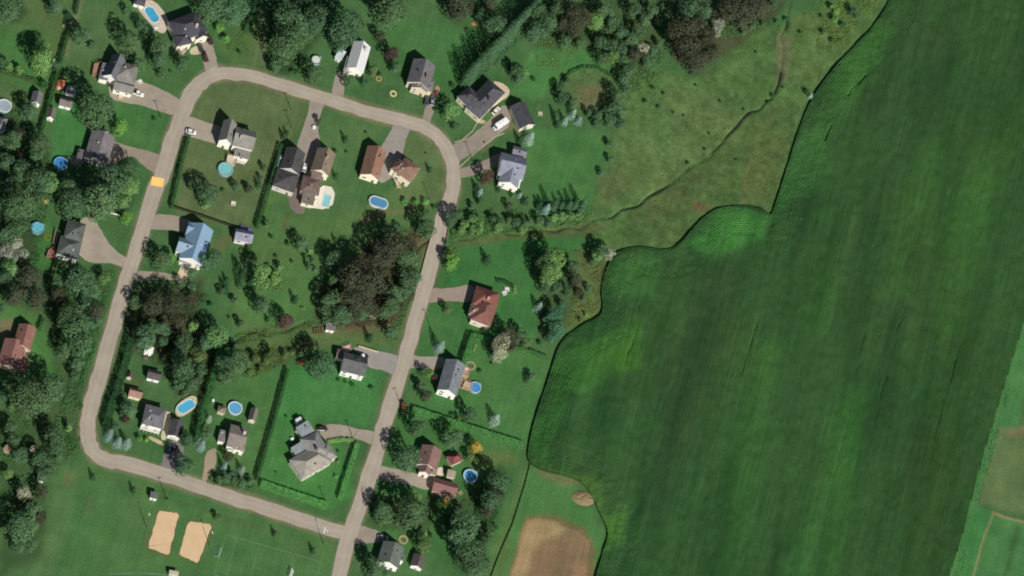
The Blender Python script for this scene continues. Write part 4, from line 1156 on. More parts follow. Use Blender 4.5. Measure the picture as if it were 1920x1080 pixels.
# ------------------------------------------------------------------ fences and little things
def fence(ln, h, label, c, m='wood'):
    pts = [P(*p) for p in ln]; o = pts[0].copy(); t = thing('fence', label, 'fence', o, 0)
    g = G(); gp = []
    for a, b in zip(pts, pts[1:]):
        d = (b-a).normalized(); n_ = Vector((-d.y, d.x, 0)); L_ = (b-a).length
        g.box((a+b)/2-o, d, n_, L_/2, .03, .1, h)
        k = max(1, int(L_/2.6))
        gp += [a + d*(i*L_/k) - o for i in range(k+1)]
    put('fence_panel', g.mesh('fence_panel', [M[m]]), t, col=A(*c))
    for q in gp[:90]:
        g = G(); g.box(q, Vector((1,0,0)), Vector((0,1,0)), .07, .07, -.1, h+.12); put('post', g.mesh('post', [M[m]]), t, col=A(*c))
fence([(167,388),(198,398),(224,405)], 1.2, 'white fence running east from the big trees to a yellow-green shrub', (226,226,216))
fence([(104,481),(92,528)], 1.4, 'pale wooden fence running south from brick red deck', (190,180,150))
fence([(320,389),(380,408),(438,428)], 1.7, 'dark board fence between the lawn and the blue-roofed house', (70,72,54))
fence([(672,650),(708,661)], 1.1, 'pale low wall along the north side of an asphalt drive', (206,194,164))
fence([(0,133),(40,148),(78,158)], 1.3, 'weathered fence across the northwest lawn', (96,100,76))
fence([(1000,846),(982,915),(960,985),(936,1040),(920,1082)], .8, 'dark wire and post fence beside the ball field', (66,84,52))
fence([(815,418),(800,470),(784,530)], .8, 'grey guard rail on the west side of east street', (150,146,136))
fence([(842,420),(835,455)], .8, 'grey guard rail on the east side of the street crossing', (150,146,136))
fence([(720,900),(700,960)], .9, 'thin rail beside the east street verge', (120,120,90))
fence([(774,886),(785,862),(788,846)], .5, 'low edging beside the mauve house', (190,170,130))
X_, Y_ = Vector((1,0,0)), Vector((0,1,0))
def goal(px, py, a, label):
    c = P(px, py); u = dirw(a); t = thing('soccer_goal', label, 'goal', c, math.atan2(u.y, u.x), 'soccer goals')
    g = G(); r = .07
    for x in (-1.8, 1.8): g.tube((x,0,0), (x,0,2.0), r, r, 6); g.tube((x,0,2.0), (x,1.2,0), r*.7, r*.7, 6)
    g.tube((-1.8,0,2.0), (1.8,0,2.0), r, r, 6); g.tube((-1.8,1.2,.05), (1.8,1.2,.05), r, r, 6)
    put('frame', g.mesh('frame', [M['trim']]), t)
    g = G()
    for i in range(19): x = -1.8+i*.2; g.tube((x,0,2.0), (x,1.2,.05), .022, .022, 4, 0, False)
    for i in range(1, 9): f = i/9; g.tube((-1.8,1.2*f,2-1.95*f), (1.8,1.2*f,2-1.95*f), .022, .022, 4, 0, False)
    put('net', g.mesh('net', [M['trim']]), t)
goal(411, 1038, -74, 'white soccer goal at west end of the small pitch'); goal(543, 1076, 106, 'white soccer goal at the south edge of the frame')
def table_set(px, py, label, c=(236,232,224)):
    o = P(px, py); t = thing('picnic_table', label, 'table', o, math.radians(random.uniform(-40, 40)), 'garden tables')
    g = G(); g.box((0,0,0), X_, Y_, .95, .45, .7, .78); put('table_top', g.mesh('table_top', [M['wood']]), t, col=A(*c))
    for y in (-.85, .85):
        g = G(); g.box((0,y,0), X_, Y_, .95, .16, .42, .48); put('bench', g.mesh('bench', [M['wood']]), t, col=A(*c))
    for x in (-.7, .7):
        g = G(); g.box((x,0,0), X_, Y_, .05, .95, .34, .41); g.box((x,-.4,0), X_, Y_, .05, .06, 0, .7); g.box((x,.4,0), X_, Y_, .05, .06, 0, .7); put('leg', g.mesh('leg', [M['wood']]), t, col=A(*c))
table_set(1012, 214, 'pale picnic table on lawn east of the charcoal garage', (200,196,170))
table_set(950, 543, 'white garden table set behind the red-roofed house'); table_set(945, 550, 'smaller white garden table by the low clipped hedge')
table_set(120, 50, 'weathered picnic table on the northwest lawn', (150,150,100)); table_set(437, 382, 'white table near the bushes inside the loop lawn')
table_set(874, 693, 'pale table on the deck side patio of the white-gabled house', (220,190,176)); table_set(246, 152, 'white table on the drive of dark-gabled house')
table_set(262, 154, 'small white table at the lawn edge of dark-gabled house'); table_set(226, 183, 'cream table on the drive south of dark-gabled house', (226,206,180))
table_set(272, 674, 'dark pergola table set between two white sheds', (120,110,104)); table_set(292, 54, 'white lounger table at the pool deck corner')
table_set(880, 716, 'brown table set on the pool deck of white-gabled house', (130,100,84)); table_set(48, 668, 'white table on the terracotta house terrace')
table_set(862, 925, 'weathered swing bench beside the mauve garage', (150,150,110)); table_set(86, 378, 'yellow garden seat by western trees', (210,190,110))
def ring_thing(name, label, cat, px, py, r, h, c):
    o = P(px, py); g = G(); n = 20
    R = lambda rr, z: [(math.cos(2*math.pi*i/n)*rr, math.sin(2*math.pi*i/n)*rr, z) for i in range(n)]
    a, b, cc, d = R(r, 0), R(r, h), R(r*.6, h), R(r*.6, 0)
    for i in range(n):
        j = (i+1) % n; g.face([a[i], a[j], b[j], b[i]]); g.face([b[i], b[j], cc[j], cc[i]]); g.face([cc[i], cc[j], d[j], d[i]])
    tag(put(name, g.mesh(name, [M['gravel']]), None, o, 0, A(*c)), label, cat)
ring_thing('fire_pit', 'round pale stone fire pit on the lawn west of the house', 'fire pit', 737, 176, 1.5, .35, (214,196,150))
ring_thing('stone_planter', 'round stone flower ring beside the white-gabled house deck', 'planter', 882, 686, 2.2, .3, (150,140,110))
ring_thing('stone_planter', 'round stone garden ring in the garden of the southern house', 'planter', 756, 1012, 2.0, .3, (170,146,116))
ring_thing('stone_planter', 'crescent flower ring beside shrubs of the white-roofed house', 'planter', 710, 148, 1.3, .25, (176,150,100))
ring_thing('stone_planter', 'small stone ring beside the round pool with small platform', 'planter', 90, 445, 1.6, .2, (110,116,50))
def mound(name, label, cat, px, py, rx, ry, h, c, kind=None):
    o = P(px, py); n = 26; vs, fs = [], []
    for i in range(n+1):
        for j in range(n+1):
            x, y = -1+2*i/n, -1+2*j/n; r = math.hypot(x, y)
            z = h*max(0, 1-r*r)**.8*(.65+.7*float(fbm(np.array([x*3+px]), np.array([y*3+py]), .8, 5, 3)[0])) - .05
            vs.append((x*rx, y*ry, z))
    for i in range(n):
        for j in range(n):
            k = i*(n+1)+j; fs.append((k, k+n+1, k+n+2, k+1))
    me = bpy.data.meshes.new(name); me.from_pydata(vs, [], fs); me.materials.append(M['sand'])
    return tag(put(name, me, None, o, 0, A(*c)), label, cat)
mound('dirt_pile', 'lumpy heap of pale brown soil at the ball field corner', 'dirt pile', 1094, 934, 5.0, 3.4, 1.0, (138,122,94))
mound('dirt_pile', 'small orange soil heap by the conifer windbreak', 'dirt pile', 889, 44, 1.5, 1.1, .5, (160,116,84))
def logs(px, py, label):
    o = P(px, py); t = thing('firewood_stack', label, 'firewood', o, math.radians(12))
    for k in range(4):
        g = G(); g.box(((k-1.5)*1.1,0,0), X_, Y_, .38, 1.2, 0, .9); put('log_row', g.mesh('log_row', [M['wood']]), t, col=A(104,92,64))
logs(596, 621, 'four low rows of firewood beside taupe shed')
def boxthing(name, label, cat, px, py, c, s=(.6,.5,1.0)):
    o = P(px, py); g = G(); g.box((0,0,0), X_, Y_, s[0], s[1], 0, s[2]); g.box((0,0,0), X_, Y_, s[0]+.06, s[1]+.06, s[2], s[2]+.1)
    tag(put(name, g.mesh(name, [M['plain']]), None, o, .25, A(*c)), label, cat)
boxthing('utility_box', 'white utility box at the edge of the shared drive', 'utility box', 588, 240, (240,238,234))
boxthing('utility_box', 'pale box beside the street at the junction drive', 'utility box', 846, 684, (220,214,180), (.3,.3,.9))
boxthing('rain_barrel', 'white barrel box on the lawn of the sprawling house', 'barrel', 547, 825, (240,240,238))
boxthing('cabinet', 'white cabinet beside round blue pool and beige shed', 'cabinet', 399, 752, (226,230,224), (.45,.4,.9))
boxthing('garden_box', 'white garden box at the western wood edge', 'box', 18, 340, (226,226,222), (1.0,.8,1.2))
boxthing('garden_box', 'pale garden box below brown-wood bank', 'box', 697, 596, (170,166,140), (1.2,.8,.7))
def board(px, py, a, label, c, s=(1.4,1.0)):
    o = P(px, py); u = dirw(a); t = thing('garden_swing', label, 'swing', o, math.atan2(u.y, u.x))
    g = G()
    for x in (-1.5, 1.5): g.tube((x,-.9,0), (x,0,2.1), .06, .06, 6); g.tube((x,.9,0), (x,0,2.1), .06, .06, 6)
    g.tube((-1.5,0,2.1), (1.5,0,2.1), .07, .07, 6); put('frame', g.mesh('frame', [M['plain']]), t, col=A(*c))
    for x in (-.6, .6):
        g = G(); g.box((x,0,0), X_, Y_, .25, .12, .5, .56); g.tube((x-.2,0,.55), (x-.2,0,2.1), .025, .025, 4); g.tube((x+.2,0,.55), (x+.2,0,2.1), .025, .025, 4); put('seat', g.mesh('seat', [M['plain']]), t, col=A(*c))
board(889, 655, -70, 'pale yellow swing frame east of the tall hedge', (180,190,110)); board(964, 545, 80, 'thin yellow swing frame beside the white table set', (190,190,130))
# ------------------------------------------------------------------ vegetation
def leaf_mesh(name, cen, nor, size, seed):
    """many leaf-sprig faces: centres, normals, sizes"""
    r = np.random.default_rng(seed); n = len(cen)
    nor = nor + r.normal(0, .30, nor.shape); nor /= np.linalg.norm(nor, axis=1)[:, None]
    t = r.normal(0, 1, nor.shape); t -= (t*nor).sum(1)[:, None]*nor; t /= np.linalg.norm(t, axis=1)[:, None]
    b = np.cross(nor, t)
    a_ = (size*r.uniform(.6, 1.3, n))[:, None]; b_ = (size*r.uniform(.45, 1.0, n))[:, None]
    v = np.stack([cen - t*a_*.5, cen - b*b_*.5 + t*a_*.05, cen + t*a_*.5, cen + b*b_*.5 - t*a_*.05], 1).reshape(-1, 3)
    f = np.arange(4*n).reshape(-1, 4)
    return grid_mesh(name, v[:, 0], v[:, 1], v[:, 2], f, None, M['leaf'])

def sph(r, n):
    p = r.normal(0, 1, (n, 3)); return p/np.linalg.norm(p, axis=1)[:, None]

def leafy(R, seed, flat=1.0, leaf=.5, low=.28):
    r = np.random.default_rng(seed)
    VS = 1.22*flat if flat == 1.0 else .8; clear = R*.75 if flat == 1.0 else 0.0; zc = clear + VS*R; H = zc + VS*R
    nb = int(9 + R*4.5)
    cs, ns = [], []
    blobs = []
    for k in range(nb):
        d = sph(r, 1)[0]; d[2] = abs(d[2])*1.0 - .35
        q = d*r.uniform(.35, .78)
        br = r.uniform(.26, .44)
        blobs.append((q*np.array([R, R, R*VS]), br*R))
    blobs.append((np.array([0, 0, -.1*R]), .6*R))
    if flat == 1.0:
        for q_ in range(5):
            a_ = q_*1.256 + seed; blobs.append((np.array([math.cos(a_)*R*.34, math.sin(a_)*R*.34, -R*r.uniform(.95, 1.35)]), R*r.uniform(.34, .46)))
    for q, br in blobs:
        n = int(14*br*br/(leaf*leaf)*.85) + 16
        p = sph(r, n); keep = p[:, 2] > -.65; p = p[keep]
        cs.append(q + p*br*r.uniform(.8, 1.08, (len(p), 1))); ns.append(p)
    c = np.concatenate(cs); nn = np.concatenate(ns)
    ok = np.ones(len(c), bool)
    for q, br in blobs: ok &= np.linalg.norm(c - q, axis=1) > br*.62
    c, nn = c[ok], nn[ok]
    c[:, 2] += zc
    m = c[:, 2] > .15
    me = leaf_mesh('crown', c[m], nn[m] + np.array([0, 0, .35]), np.full(m.sum(), leaf), seed)
    g = G(); g.tube((0,0,-.2), (0,0,zc*.6), R*.085+.04, R*.06+.03, 8, 0); 
    for k in range(5):
        a = k*1.256 + seed; q = Vector((math.cos(a)*R*.5, math.sin(a)*R*.5, zc + R*.25*((k % 2)-.3))); g.tube((0,0,zc*.55), q, R*.045+.02, .03, 6, 0)
    return me, g.mesh('trunk', [M['bark']]), zc

def conifer(R, seed, leaf=.42, slim=2.9, full=.62):
    r = np.random.default_rng(seed); H = slim*R + .8
    n = int(62*R*slim/ (leaf*leaf) *.14*R) + 200
    lay = r.integers(0, max(7, int(H/.55)), n)/max(7, int(H/.55)); t = np.clip(lay + r.normal(0, .012, n), 0, .985)
    spokes = 9; sp = r.integers(0, spokes, n); ang = 2*math.pi*sp/spokes + lay*23.0 + r.normal(0, .45, n)
    rad = 1.12*R*(1-t)**full*np.sqrt(r.uniform(.25, 1.0, n))*(.82 + .2*np.sin(sp*2.1+lay*40))
    z = .35 + t*(H-.4) - rad*.22
    c = np.stack([np.cos(ang)*rad, np.sin(ang)*rad, np.maximum(z, .12)], 1)
    nn = np.stack([np.cos(ang)*.75, np.sin(ang)*.75, np.full(n, .75)], 1)
    me = leaf_mesh('crown', c, nn, np.full(n, leaf)*(1.05-.5*t), seed)
    g = G(); g.tube((0,0,-.2), (0,0,H*.93), R*.09+.04, .02, 8, 0)
    return me, g.mesh('trunk', [M['bark']]), H*.33

PROTO = {}
for cls, R, lf in (('s', 1.25, .33), ('m', 2.3, .42), ('l', 3.4, .5), ('x', 4.6, .56)):
    PROTO['leafy', cls] = (R, [leafy(R, 100+i*7+int(R*10), leaf=lf) for i in range(3)])
PROTO['low', 's'] = (1.25, [leafy(1.25, 300+i, flat=.72, leaf=.3) for i in range(3)])
for cls, R, lf in (('s', 1.3, .3), ('m', 2.3, .4)):
    PROTO['conifer', cls] = (R, [conifer(R, 500+i*3, lf) for i in range(3)])
PROTO['cedar', 's'] = (1.5, [conifer(1.5, 700+i*3, .36, 4.9, .34) for i in range(3)])

KIND = {  # code: (object name, word for the label, prototype, sRGB shown, group)
 'D': ('leafy_tree', 'dark green leafy tree', 'leafy', (65,90,62), 'leafy trees'),
 'L': ('leafy_tree', 'light green leafy tree', 'leafy', (86,116,68), 'leafy trees'),
 'Y': ('leafy_tree', 'yellow-green round tree', 'leafy', (84,122,60), 'leafy trees'),
 'B': ('brown_tree', 'brown-grey leafy tree', 'leafy', (58,62,47), 'brown-grey trees'),
 'W': ('leafy_tree', 'pale silvery leafy tree', 'leafy', (120,124,106), 'leafy trees'),
 'O': ('leafy_tree', 'olive leafy tree', 'leafy', (74,92,54), 'leafy trees'),
 'M': ('brown_tree', 'maroon leafy tree', 'leafy', (72,54,52), 'brown-grey trees'),
 'T': ('leafy_tree', 'blue-green leafy tree', 'leafy', (58,94,68), 'leafy trees'),
 'G': ('leafy_tree', 'golden leafy tree', 'leafy', (160,134,62), 'leafy trees'),
 'R': ('shrub', 'rusty brown shrub', 'low', (92,60,44), 'garden shrubs'),
 'S': ('blue_spruce', 'silver-blue spruce', 'conifer', (112,134,122), 'spruces and conifers'),
 'C': ('conifer_tree', 'dark conifer', 'conifer', (40,70,44), 'spruces and conifers'),
 'E': ('conifer_tree', 'grey-green windbreak conifer', 'cedar', (60,88,62), 'spruces and conifers'),
 'K': ('shrub', 'small dark green shrub', 'low', (44,80,44), 'garden shrubs'),
 'H': ('shrub', 'pale green clipped shrub', 'low', (84,126,74), 'garden shrubs'),
}
TREES = '''
12 10 18 D|38 16 16 D|26 28 12 L|105 8 14 D|128 27 7 K|155 66 15 D|172 82 8 D|77 88 15 L|82 110 15 L|70 102 11 L|75 125 9 L|105 122 9 D|239 20 8 D|214 32 7 H|265 45 10 D|277 57 9 D|244 76 15 D|253 88 12 D|298 84 16 D|297 108 14 D|304 137 9 D|262 120 11 D|18 124 9 L|36 131 8 L|5 116 8 D|182 186 18 D|180 200 21 D|166 214 15 D|190 182 16 D|172 222 12 D|82 157 9 K
395 12 17 D|414 24 17 D|440 14 18 D|427 4 14 D|446 34 13 D|413 49 9 Y|423 73 9 H|480 5 8 C|475 20 8 C|468 38 8 C|461 52 7 C|522 18 19 D|546 40 24 D|570 18 22 D|592 34 19 D|540 78 22 D|564 68 19 D|526 98 15 D|550 104 14 D|516 124 10 D|517 60 15 D|602 8 16 D|555 22 18 D|580 62 14 D|345 116 12 D|549 134 5 K|556 136 5 K|590 138 13 D|603 141 10 D|449 97 5 K
650 50 21 D|670 64 19 D|627 58 17 D|640 84 13 D|664 38 14 D|635 30 14 D|735 14 20 D|720 4 15 D|752 20 13 D|739 32 10 D|713 66 10 B|734 99 12 M|742 125 10 D|655 151 11 D|685 155 8 D|701 131 10 O|840 16 13 D|862 10 17 B|885 16 14 B|904 27 11 D|930 44 15 D|945 56 11 L|920 6 13 B|848 160 6 K|712 140 5 K
1003 12 11 E|998 18 11 E|993 23 11 E|987 29 11 E|982 34 11 E|977 40 11 E|972 45 11 E|966 51 11 E|961 56 11 E|956 62 11 E|951 67 11 E|945 73 11 E|940 78 11 E|935 84 11 E|930 89 11 E|924 95 11 E|919 100 11 E|914 106 11 E|909 111 11 E|903 117 11 E|898 122 11 E|893 128 11 E|888 133 11 E|882 139 11 E|877 144 11 E|872 150 11 E
1012 22 15 D|1030 42 17 D|1006 57 13 D|1046 14 15 D|1060 44 13 B|1085 28 18 B|1100 50 15 B|1075 60 12 B|1020 66 13 D|1060 76 11 D|1090 80 11 D|1118 38 15 L|1135 18 15 D|1150 44 13 D|1165 60 13 D|1126 76 11 D|1145 86 13 D|1165 90 13 D|1185 74 13 D|1200 60 13 D|1210 34 13 D|1190 18 13 D|1225 18 11 D|1131 110 11 D|1151 105 11 L|1170 113 11 D|1190 100 13 B|1206 90 11 W|1216 114 11 D|1180 130 13 D|1226 94 9 D|1242 60 8 K|1236 80 7 D
966 132 10 D|975 145 10 D|983 137 9 L|960 124 7 C|1001 148 5 K|1050 164 9 D|1056 184 11 D|1064 150 6 D|1076 192 9 D|1161 180 13 D|1150 200 11 D|1165 210 11 D|1121 216 9 D|1136 206 8 D|1105 210 7 D|1074 214 8 S|1060 226 7 S|1085 226 8 S|1041 214 6 C|1045 232 6 C|1176 166 8 D|1170 150 9 D|1165 138 8 D|1145 226 10 D|1165 230 9 D|1120 231 8 D
1260 45 17 B|1280 56 18 B|1310 45 17 B|1326 70 18 B|1290 85 18 B|1270 100 15 B|1310 110 18 B|1336 96 15 B|1300 125 13 B|1347 48 12 W|1320 18 15 D|1290 14 15 D|1274 10 11 D|1345 10 13 D|1370 14 17 B|1400 20 18 B|1430 14 15 B|1416 36 13 B|1385 36 13 B|1452 8 9 D|1262 74 12 D|1456 40 5 K|1474 36 5 K|1412 47 6 D|1432 43 5 D|1600 20 8 D|1609 28 6 D|1570 20 7 Y|1566 35 6 Y|1560 75 5 K|1575 76 4 K|1512 172 6 K|1520 180 5 S|1418 98 3 K|1468 164 3 K|1283 217 3 K|1395 60 6 D|1345 62 7 W|1235 40 8 D|1270 20 9 D
55 205 13 D|41 212 9 D|25 260 13 D|36 250 11 B|15 276 10 D|76 266 15 D|66 291 13 D|71 276 12 D|5 262 9 D|46 318 18 D|70 336 16 D|50 346 16 D|92 340 15 L|76 315 11 D|86 326 11 D|227 236 13 Y|244 312 15 D|190 330 17 D|211 336 18 D|226 326 13 D|241 346 15 L|256 330 11 L|176 346 15 D|200 356 15 D|160 356 13 D|252 360 12 L|124 352 14 D|12 300 14 D|20 345 12 D
140 380 18 D|125 366 13 D|155 396 13 D|161 370 11 D|190 371 18 D|215 366 17 D|231 376 13 L|206 386 13 D|181 386 11 D|76 368 13 D|96 366 10 D|36 386 18 D|14 400 18 D|36 421 17 D|14 440 17 D|30 456 14 W|11 470 15 W|42 474 11 W|20 500 15 L|10 521 13 D|36 516 11 D|56 515 13 B|46 531 13 B|66 531 11 B|21 480 13 W|50 500 7 C|165 516 15 D|150 526 17 D|181 526 13 D|196 520 10 L|171 541 15 D|141 510 10 D|106 531 10 D|238 407 10 Y|303 487 14 D|296 474 9 O|322 484 9 Y|55 479 3 K|5 380 14 D|55 400 12 D
30 551 13 B|46 560 13 B|71 556 13 B|86 561 11 B|111 550 13 B|56 546 11 D|20 546 11 D|4 576 8 D|130 591 17 D|151 581 15 D|160 606 15 D|121 616 13 D|141 621 15 D|171 591 11 B|181 581 13 B|186 600 9 D|131 641 15 D|151 646 15 D|121 656 13 D|165 646 11 D|141 666 11 D|146 680 9 D|150 692 9 D|141 704 9 D|175 560 9 B|166 566 13 D|20 716 13 D|40 706 11 D|60 720 15 D|96 726 15 D|84 714 11 D|10 741 11 D|76 702 9 D
254 566 11 D|270 560 13 B|290 570 15 B|311 580 13 B|326 570 15 B|345 576 13 B|361 560 11 B|336 600 13 B|311 601 11 B|351 596 9 B|286 611 13 D|306 616 13 D|275 631 13 D|270 646 11 D|255 620 9 D|306 640 9 D|290 630 9 D|362 612 9 L|374 600 5 K
501 418 7 D|509 444 5 K|540 457 5 K|567 457 12 D|582 470 6 L|517 480 4 K|547 490 4 K|545 442 3 K|576 485 5 D|588 488 5 D|581 500 6 D|591 505 5 D|620 470 10 D|626 485 11 D|632 505 9 D|401 481 12 D|412 470 9 D|385 490 9 D|376 500 9 D|361 510 9 D|447 500 8 C|456 511 9 C|450 530 8 C|476 516 8 C|471 530 9 C|491 511 14 L|506 506 11 L|516 520 11 L|500 530 9 L|525 500 7 L|423 541 8 C|425 525 5 C|360 537 9 D|341 531 8 D|415 546 7 D|441 562 6 D|394 570 5 K|430 595 3 K|452 606 8 D|491 570 14 D|536 600 13 M|502 598 5 C|553 561 7 C|378 586 4 K|568 578 4 H|618 455 4 K|628 448 4 C
407 628 14 L|420 638 10 L|396 640 10 L|385 641 13 D|346 641 13 D|356 656 11 D|371 666 12 O|386 661 9 O|336 666 13 D|346 690 13 D|361 690 13 D|331 700 11 D|376 694 11 D|336 720 11 D|361 716 13 D|346 735 9 D|374 724 9 D|430 641 7 C|441 660 9 D|450 676 13 D|426 681 11 D|416 691 11 D|426 706 11 D|411 711 9 D|446 690 11 D|431 666 9 D|460 680 7 D|480 671 8 O|500 676 8 O|510 666 8 O|490 690 7 O|520 666 7 O|470 696 7 O|535 664 6 O|548 660 5 O
621 561 13 D|611 580 13 D|626 546 13 D|641 560 15 B|651 535 15 B|661 516 17 B|681 500 17 B|701 486 17 B|721 476 15 B|741 456 15 B|760 450 12 B|771 466 11 B|721 500 15 B|741 480 13 B|691 530 17 B|701 518 15 B|671 560 15 B|661 585 15 B|690 560 15 B|715 530 13 B|641 590 13 D|651 605 13 D|735 430 12 D|721 441 11 D|755 436 9 D|766 485 13 D|776 500 12 D|771 520 13 D|756 530 13 D|761 545 11 D|741 550 11 D|736 570 11 D|746 580 9 D|721 585 11 D|756 500 11 D|731 555 11 D|735 621 11 D|693 633 8 C|700 580 13 B|641 530 12 B|668 542 14 B|726 545 11 B|680 585 12 D|612 600 9 D|725 455 14 B|705 465 13 B|640 510 11 B|625 525 10 D
800 400 8 D|791 416 9 D|786 430 9 D|801 426 11 D|811 420 7 D|760 378 7 H|779 379 7 H|798 378 7 H|815 389 5 K|850 406 13 D|845 417 9 D|861 400 9 D|848 486 12 Y|836 478 8 D|845 497 10 Y|871 420 9 L|886 410 9 L|901 416 9 L|866 431 9 L|886 430 9 L|925 411 8 D|940 416 8 D|935 426 9 L|955 411 7 D|970 416 9 D|985 421 9 D|980 431 9 L|995 416 7 D|901 430 7 L
914 331 12 M|893 350 6 C|900 360 6 S|902 375 7 D|886 385 6 D|935 354 5 C|962 367 5 D|985 376 7 C|955 385 7 B|975 366 5 S|1012 385 8 C|1024 393 9 S|1037 389 8 E|1051 388 8 E|1065 389 7 E|1077 387 7 E|1092 386 8 E|1040 406 7 L|1056 405 8 L|1071 405 8 L|1086 404 7 L|1014 412 9 D|1030 420 8 D|993 259 10 S|975 262 7 C|1143 268 6 D|1145 298 6 D|1128 323 6 D|1128 471 12 D|1119 480 10 L|1144 474 11 W|1114 490 8 D
914 487 9 C|1021 491 15 D|1041 486 15 L|1060 491 15 L|1031 511 15 L|1051 511 13 L|1025 531 13 D|1045 536 11 D|1076 500 11 D|1081 526 11 B|1066 546 9 D|1086 546 9 B|1096 556 7 D|1105 540 7 D|1010 576 9 S|1041 591 15 T|1046 616 15 T|1036 631 11 T|1055 570 8 T|1030 600 11 T|941 641 16 W|955 626 13 B|936 661 13 W|960 646 11 B|976 626 11 D|925 651 9 C|946 610 7 D|988 641 9 O|1012 643 5 K|840 579 8 O|825 650 11 S
806 700 8 Y|795 696 8 D|816 706 6 M|801 741 10 B|790 725 9 D|784 800 14 D|768 856 18 D|770 842 11 D|883 776 12 D|928 786 11 S|852 821 14 D|862 831 10 D|893 838 10 G|882 856 9 O|848 778 5 K|862 783 5 O|900 696 5 K|922 681 3 K|998 706 8 D|987 711 5 C|936 901 15 D|930 912 14 D|920 936 15 D|930 926 13 B|947 920 9 D|916 950 13 B|926 960 9 B|914 950 11 D|757 757 6 R|756 765 5 R
706 952 9 C|704 966 7 C|706 938 7 C|721 961 13 D|736 966 11 D|776 931 13 L|771 960 18 D|790 950 13 D|761 976 13 D|786 976 11 D|826 941 9 L|836 940 7 G|741 951 8 O|788 996 7 D|796 1001 7 L|808 1003 4 C|796 1021 11 O|784 1010 9 O|871 991 17 D|886 1006 15 D|866 1011 15 D|896 986 11 D|881 1031 15 D|900 1036 13 D|876 1051 13 D|896 1056 15 D|906 1074 13 D|911 1016 9 D|920 1000 9 D|885 1074 11 D|692 1056 11 D|706 1064 13 D|728 1075 7 D|860 950 7 B
60 742 20 D|86 736 18 D|101 746 15 D|71 761 17 D|111 736 11 D|51 770 11 D|20 800 9 D|26 826 11 D|40 851 13 D|100 811 13 D|115 800 11 D|106 830 11 D|91 830 9 D|76 861 13 D|96 870 11 D|111 856 9 D|61 870 11 D|86 886 11 D|101 890 9 D|15 886 9 L|130 800 7 L|45 925 12 W|78 922 11 B|60 956 16 D|76 970 13 B|41 986 15 D|56 1000 15 D|31 1000 13 D|60 1020 11 D|36 1020 13 D|10 990 9 L|22 810 8 D|118 820 9 D|25 760 9 L
205 815 10 S|221 829 10 S|238 831 10 S|241 766 13 D|252 774 9 D|236 784 9 M|262 821 5 Y|215 798 8 D|275 824 4 Y|352 824 11 D|345 812 8 Y|346 871 13 D|360 880 10 D|390 810 10 D|378 835 9 S|392 785 6 S|372 828 7 S|430 856 9 B|420 876 8 S|453 881 8 S|411 900 8 D|426 896 8 D|441 901 8 D|456 906 8 D|470 902 7 D|436 888 7 D|174 893 5 C|250 918 5 C|313 936 3 K|408 969 6 D|515 1000 5 C|587 1032 5 C|634 865 4 H|634 846 3 K|630 893 4 H|537 780 3 K|517 885 2 K
606 681 15 D|612 692 13 D|626 690 9 D|566 681 7 R|598 668 10 D|635 712 4 K|648 716 4 K|661 722 5 K|697 727 5 K|570 634 5 K|361 346 9 D|376 352 9 D|391 361 12 D|401 371 12 D|386 381 9 L|401 350 7 D|444 349 8 D|466 352 7 B|418 356 4 K|496 314 6 D|490 333 5 D|485 346 6 C|532 255 6 C|538 249 5 C|600 228 7 D|648 261 6 C|686 248 3 K|650 285 3 K|806 318 5 C|798 287 2 K|855 236 8 D|846 206 13 L|838 202 8 D|908 267 2 K|816 205 5 K|290 222 4 K|545 316 3 K|850 196 6 D|320 133 3 K|630 330 5 C|628 283 4 K|868 425 6 L|838 455 5 D
1560 12 6 Y|1580 45 6 K|1540 30 4 K|1500 60 4 K|1545 60 5 O|1350 190 3 K|1395 205 3 K|1305 160 3 K|1244 175 4 K|1234 200 4 K|1262 210 3 K|1225 165 5 K|1210 190 5 K|1330 250 3 K|1380 300 3 K|1322 280 3 K|690 1040 7 D|1290 306 4 K|1450 180 5 K|1440 192 4 K|1100 590 4 Y|1090 600 4 O
'''
def thin(rs):
    # neighbouring readings of one and the same crown become one tree
    acc = []
    for px, py, r, k in sorted(rs, key=lambda q: -q[2]):
        if k in 'DLBO' and not (838 < px < 1112 and 395 < py < 452) and not (1036 < px < 1185 and 138 < py < 240):
            near = [a for a in acc if a[3] in 'DLBO' and (a[3] == k or a[2] > r*1.3) and math.hypot(a[0]-px, a[1]-py) < 1.5*max(a[2], r)]
            if near:
                a = min(near, key=lambda a: math.hypot(a[0]-px, a[1]-py)); a[4] += r*r*.8; continue
        acc.append([px, py, r, k, 0.0])
    return [(a[0], a[1], min(30.0, math.sqrt(a[2]**2 + a[4])), a[3]) for a in acc]
rows = [r.split() for ln in TREES.strip().split('\n') for r in ln.split('|')]
rows = thin([(float(a), float(b), float(c), d) for a, b, c, d in rows])
